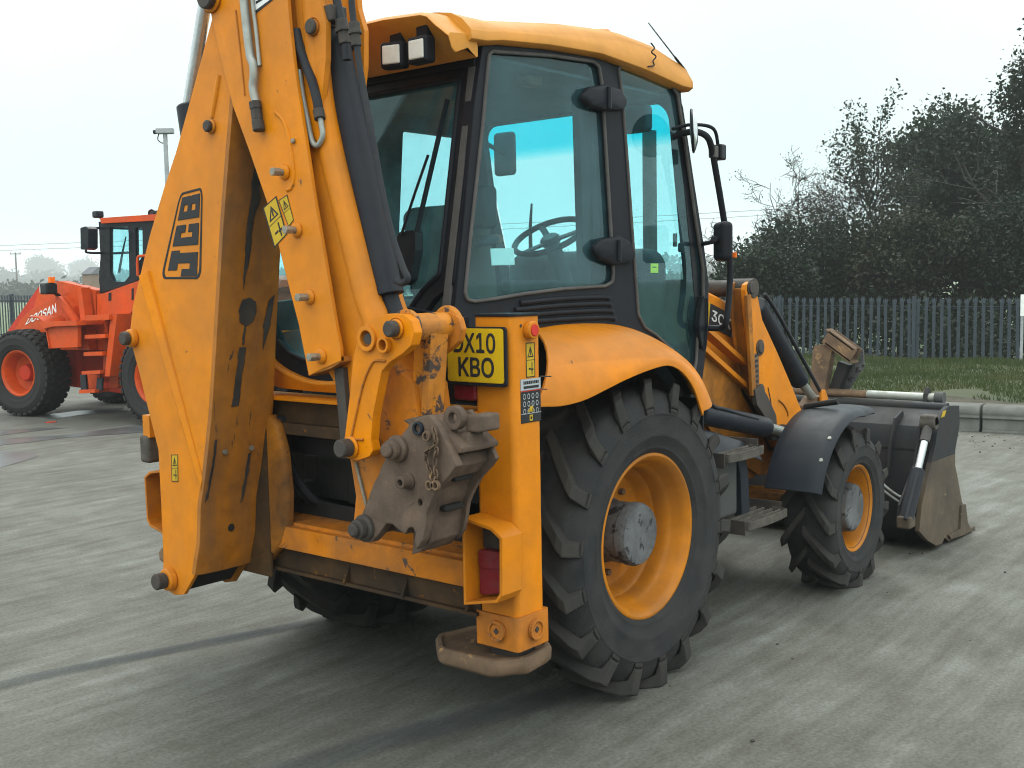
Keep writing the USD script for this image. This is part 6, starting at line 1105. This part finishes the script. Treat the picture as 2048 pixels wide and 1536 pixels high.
# front frame and lift arm with the maker's name
body = [(12.466,1.262),(12.218,1.524),(12.028,1.6),(11.869,1.886),(11.765,1.983),(11.396,2.014),(11.133,1.973),(10.776,1.909),(10.567,1.87),(10.58,1.435),(10.626,0.997),(11.568,0.982),(12.164,1.05)]
part(LW, 'front_frame', lex(rnd(body, .02), .45, .62), OR)
arm_ = [(12.444,1.249),(12.201,1.465),(11.919,1.616),(11.433,1.748),(11.197,1.79),(10.981,1.642),(10.936,1.363),(11.713,1.247)]
part(LW, 'lift_arm', lex(rnd(arm_, .03), .37, .47), OR); part(LW, 'lift_arm', lex(rnd(arm_, .03), 1.75, 1.85), OR)
nm = [(12.136,1.36),(11.367,1.548),(11.367,1.689),(12.002,1.497)]; nq = lquad([nm[0], nm[1], nm[2], nm[3]], .366)
part(LW, 'maker_name', decal(text('DOOSAN'), nq, -.002) if False else decal(text('DOOSAN'), nq, .002), MATS['white_paint'])
part(LW, 'centre_frame', lex([(13.177,1.221),(12.284,1.947),(11.159,1.833),(9.956,1.564),(9.677,0.984),(10.044,0.314),(11.746,0.408),(12.831,0.775)], .75, 1.5), OD)
part(LW, 'tilt_ram', cat(cyl(LP([(12.102,1.921)][0][0], .9, 1.95), LP([(11.447,1.874)][0][0], .9, 1.92), .06, n=16)), MATS['chrome'])
part(LW, 'hose_loop', tube(spl([LP(s, .6, z) for s, z in [(11.676,1.821),(11.519,1.865),(11.361,1.93),(11.197,1.95),(11.015,1.925)]], 5), .035, n=10), MATS['rubber_hose'], smooth=60)
# front mudguard
gtop = [(11.554,1.48),(11.412,1.487),(11.252,1.465),(11.145,1.379),(11.092,1.198),(11.061,1.039)]; G_ = np.array([[LP(s, o, z) for s, z in spl(np.array(gtop), 4)] for o in (-.02, .12, .3, .5)])
part(LW, 'front_mudguard', shell(G_, .02), OR); part(LW, 'front_mudguard_plate', lex([(11.11,1.306),(10.967,1.379),(10.41,1.395),(10.437,1.069),(11.077,1.038)], .0, .06), OR); part(LW, 'mudguard_shelf', lex([(11.21,1.422),(10.379,1.445),(10.363,1.375),(10.919,1.358),(11.127,1.321)], -.05, .40), OR)
part(LW, 'side_gusset', lex([(11.27,1.778),(11.177,1.792),(10.797,1.44),(10.89,1.411)], .28, .34), OR); part(LW, 'hinge_column', lex([(10.736,1.91),(10.647,1.909),(10.543,1.007),(10.676,1.005)], .27, .42), OR)
hl_ = sub(LW, 'headlamp'); c = LP(*[(11.226,1.904)][0][:1], .15, [(11.226,1.904)][0][1]); part(hl_, 'housing', rbox(c, (.09, .11, .085), .035), MATS['black_gloss'], smooth=60); part(hl_, 'lens', rbox(c+LH*.08, (.08, .02, .065), .015), MATS['lamp_lens']); c2 = LP([(11.146,2.027)][0][0], .15, [(11.146,2.027)][0][1]); part(hl_, 'indicator', rbox(c2, (.04, .035, .045), .01), MATS['amber_lens']); part(hl_, 'stalk', cyl(c, LP([(11.331,1.843)][0][0], .4, [(11.336,1.792)][0][1]), .03, n=10), MATS['black_gloss'])
# cab
cbn = sub(LW, 'loader_cab'); co = [(10.434,2.83),(9.234,2.832),(9.095,2.812),(9.132,2.265),(9.449,2.099),(9.737,1.985),(10.48,1.824),(10.52,2.013),(10.442,2.443)]
w1 = [(10.221,2.763),(9.827,2.761),(9.858,2.058),(9.97,1.975),(10.195,1.979),(10.271,2.116)]; w2 = [(9.683,2.727),(9.537,2.735),(9.556,2.332),(9.71,2.21)]
lp_ = rnd(co, .02).difference(rnd(w1, .03)).difference(rnd(w2, .02)); part(cbn, 'near_side_frame', lex(lp_, .48, .54), MATS['black_gloss'], smooth=False); part(cbn, 'far_side_frame', lex(lp_, 1.86, 1.92), MATS['black_gloss'], smooth=False)
for w_ in (w1, w2): part(cbn, 'window_pane', lex(rnd(w_, .02).buffer(.01), .505, .512), MATS['cab_glass'], smooth=False); part(cbn, 'window_pane', lex(rnd(w_, .02).buffer(.01), 1.885, 1.892), MATS['cab_glass'], smooth=False)
s0 = [(10.464,2.3)][0][0]; s1 = [(9.132,2.265)][0][0]; zt1 = [(9.916,2.849)][0][1]; zb1 = [(10.367,1.866)][0][1]
fw = lambda s, a, b, za, zb: lex([(s-.02, za), (s+.02, za), (s+.02, zb), (s-.02, zb)], a, b)
part(cbn, 'front_frame', cat(fw(s0, .5, .58, zb1, zt1), fw(s0, 1.82, 1.9, zb1, zt1), fw(s0, .5, 1.9, zt1-.10, zt1), fw(s0, .5, 1.9, zb1, zb1+.12)), MATS['black_gloss']); part(cbn, 'windscreen', lex([(s0-.003, zb1+.12), (s0+.003, zb1+.12), (s0+.003, zt1-.10), (s0-.003, zt1-.10)], .58, 1.82), MATS['cab_glass'], smooth=False)
part(cbn, 'rear_wall', fw(s1, .5, 1.9, zb1, zt1), MATS['interior_dark']); part(cbn, 'seat', lex(rnd([(s1+.25, zb1), (s1+.75, zb1), (s1+.75, zb1+.30), (s1+.45, zb1+.34), (s1+.40, zb1+.85), (s1+.25, zb1+.85)], .04), .95, 1.45), MATS['seat_fabric'])
part(cbn, 'steering_column', cat(cyl(LP(s0-.25, 1.2, zb1), LP(s0-.45, 1.2, zb1+.5), .05, n=12), ring(LP(s0-.45, 1.2, zb1+.5), LH*-.5+A(0, 0, .8), .2, .17, .03)), MATS['black_gloss'])
rf = [(10.376,2.896),(9.152,2.894),(8.885,2.868),(8.89,2.801),(9.158,2.806),(10.36,2.817)]; part(LW, 'cab_roof', lex(rnd(rf, .015), .44, 1.96), OR)
part(LW, 'roof_unit', lex([(9.718,2.979),(9.274,2.971),(9.28,2.887),(9.723,2.908)], .75, 1.6), MATS['interior_dark']); part(LW, 'lifting_hook', tube(spl([LP(s, .55, z) for s, z in [(9.472,2.886),(9.468,2.942),(9.415,2.967),(9.366,2.943),(9.369,2.902)]], 4), .014, n=8), MATS['black_gloss'])
rl = sub(LW, 'roof_lamp'); c = LP([(10.49,2.954)][0][0], .5, [(10.49,2.954)][0][1]); part(rl, 'housing', rbox(c, (.06, .07, .05), .025), MATS['black_gloss'], smooth=60); part(rl, 'stalk', cyl(c, LP(s0-.02, .55, zt1), .018, n=8), MATS['black_gloss'])
mm_ = sub(LW, 'loader_mirror'); mq = [(10.349,2.744),(10.229,2.759),(10.179,2.723),(10.2,2.458),(10.267,2.433),(10.363,2.443)]; part(mm_, 'shell', lex(rnd(mq, .02), .08, .24), MATS['black_gloss'])
for a, b in (((178,455),(204,457)), ((176,505),(206,507))): pass
part(mm_, 'arm', cat(tube([LP(*[(10.295,2.75)][0][:1], .2, [(10.295,2.75)][0][1]), LP(s0, .5, [(10.417,2.757)][0][1])], .016, n=8), tube(spl([LP([(10.406,2.445)][0][0], .2, [(10.406,2.445)][0][1]), LP([(10.388,2.402)][0][0], .2, [(10.388,2.402)][0][1]), LP(s0, .5, [(10.424,2.4)][0][1])], 4), .016, n=8)), MATS['black_gloss'])
part(LW, 'cab_handrail', tube(spl([LP(s, .45, z) for s, z in [(9.641,2.054),(9.64,2.208),(9.622,2.312),(9.559,2.331),(9.373,2.333),(9.191,2.328)]], 4), .022, n=10), OR, smooth=60)
part(LW, 'inner_handrail', tube([LP(s, .55, z) for s, z in [(10.313,2.39),(9.905,2.392)]], .018, n=8), MATS['black_gloss'])
part(LW, 'cab_wiper', tube([LP(s, .62, z) for s, z in [(10.247,2.116),(10.136,2.436),(10.058,2.625)]], [.02, .015, .008], n=8), MATS['black_gloss'])
part(LW, 'front_wiper_tube', tube([LP(s0+.04, .5, z) for z in (zb1-.05, zt1-.7)], .02, n=8), MATS['black_gloss'])
# body under the cab with the wheel arch, ladder
under = [(10.5,1.812),(10.368,1.817),(9.642,1.977),(9.356,2.077),(8.905,2.067),(8.933,1.644),(9.388,1.633),(9.722,1.592),(9.923,1.437),(10.019,1.151),(10.084,1.007),(10.543,1),(10.53,1.436)]
part(LW, 'cab_base', lex(rnd(under, .015), .42, .55), OR); [part(LW, 'base_slot', lex(q, .414, .422), MATS['black_gloss']) for q in ([(10.242,1.823),(10.187,1.83),(10.196,1.716),(10.251,1.709)], [(9.747,1.881),(9.705,1.887),(9.717,1.726),(9.759,1.719)])]
part(LW, 'rear_wheel_arch', lex([(10.136,1.432),(9.876,1.632),(9.078,1.669),(9.094,1.433),(9.554,1.432),(9.965,1.288),(10.224,0.706),(10.38,0.666)], .50, 1.0), OD)
part(LW, 'chassis_middle', lex([(11.424,1.268),(10.389,1.422),(9.874,1.06),(10.023,0.472),(11.369,0.505)], .75, 1.6), OD)
lad = sub(LW, 'ladder')
for k, q in enumerate(([(10.297,1.516),(9.794,1.529),(9.8,1.452),(10.303,1.438)], [(10.341,1.238),(9.899,1.256),(9.903,1.199),(10.345,1.181)], [(10.382,0.994),(9.982,1.008),(9.986,0.951),(10.387,0.937)], [(10.448,0.72),(10.045,0.744),(10.049,0.694),(10.452,0.669)], [(10.525,0.45),(10.185,0.469),(10.189,0.419),(10.529,0.4)])):
    part(lad, 'rung', lex(q, .05, .42 if k < 4 else .30), OR)
part(lad, 'side_rail', lex([(10.277,1.471),(10.212,1.471),(10.305,0.713),(10.381,0.711)], .36, .42), OR); part(lad, 'side_rail', lex([(9.826,1.515),(9.689,1.529),(9.913,0.656),(10.02,0.653)], .10, .40), OR)
part(lad, 'step_back_plate', lex([(10.656,0.648),(10.368,0.656),(10.429,0.436),(10.629,0.429)], .30, .33), OR); [part(lad, 'rubber_strap', lex(q, .12, .15), MATS['rubber_hose']) for q in ([(10.584,0.662),(10.462,0.665),(10.457,0.448),(10.579,0.444)], [(10.214,0.629),(10.095,0.632),(10.131,0.445),(10.25,0.441)])]
part(LW, 'tank_side', lex([(10.217,0.664),(10,0.691),(10.038,0.475),(10.213,0.447)], .33, .7), OR)
# engine cover behind the cab
hood = [(9.152,2.072),(8.226,2.027),(7.18,1.968),(6.998,1.939),(7.004,1.823),(7.119,1.786),(7.18,1.109),(7.818,1.001),(9.067,1.085),(9.195,1.433)]
part(LW, 'engine_cover', lex(rnd(hood, .03), .5, 1.9), OR); part(LW, 'cover_top', lex([(8.46,2.011),(7.002,1.971),(6.925,1.951),(6.929,1.861),(7.008,1.843),(8.468,1.883)], .46, 1.94), OR)
part(LW, 'rear_grille', lex([(7.806,1.768),(7.177,1.762),(7.192,1.49),(7.822,1.49)], .485, .502), MATS['black_gloss'])
part(LW, 'counterweight', lex(rnd([(8.115,1.436),(7.097,1.463),(7.164,0.851),(8.155,0.761)], .03), .45, 1.95), OR)
part(LW, 'axle', cyl(LP(fs, .4, .65), LP(fs+.25, 2.0, .65), .14, n=16), OD); part(LW, 'axle', cyl(LP(rs, .4, .65), LP(rs, 2.0, .65), .14, n=16), OD)
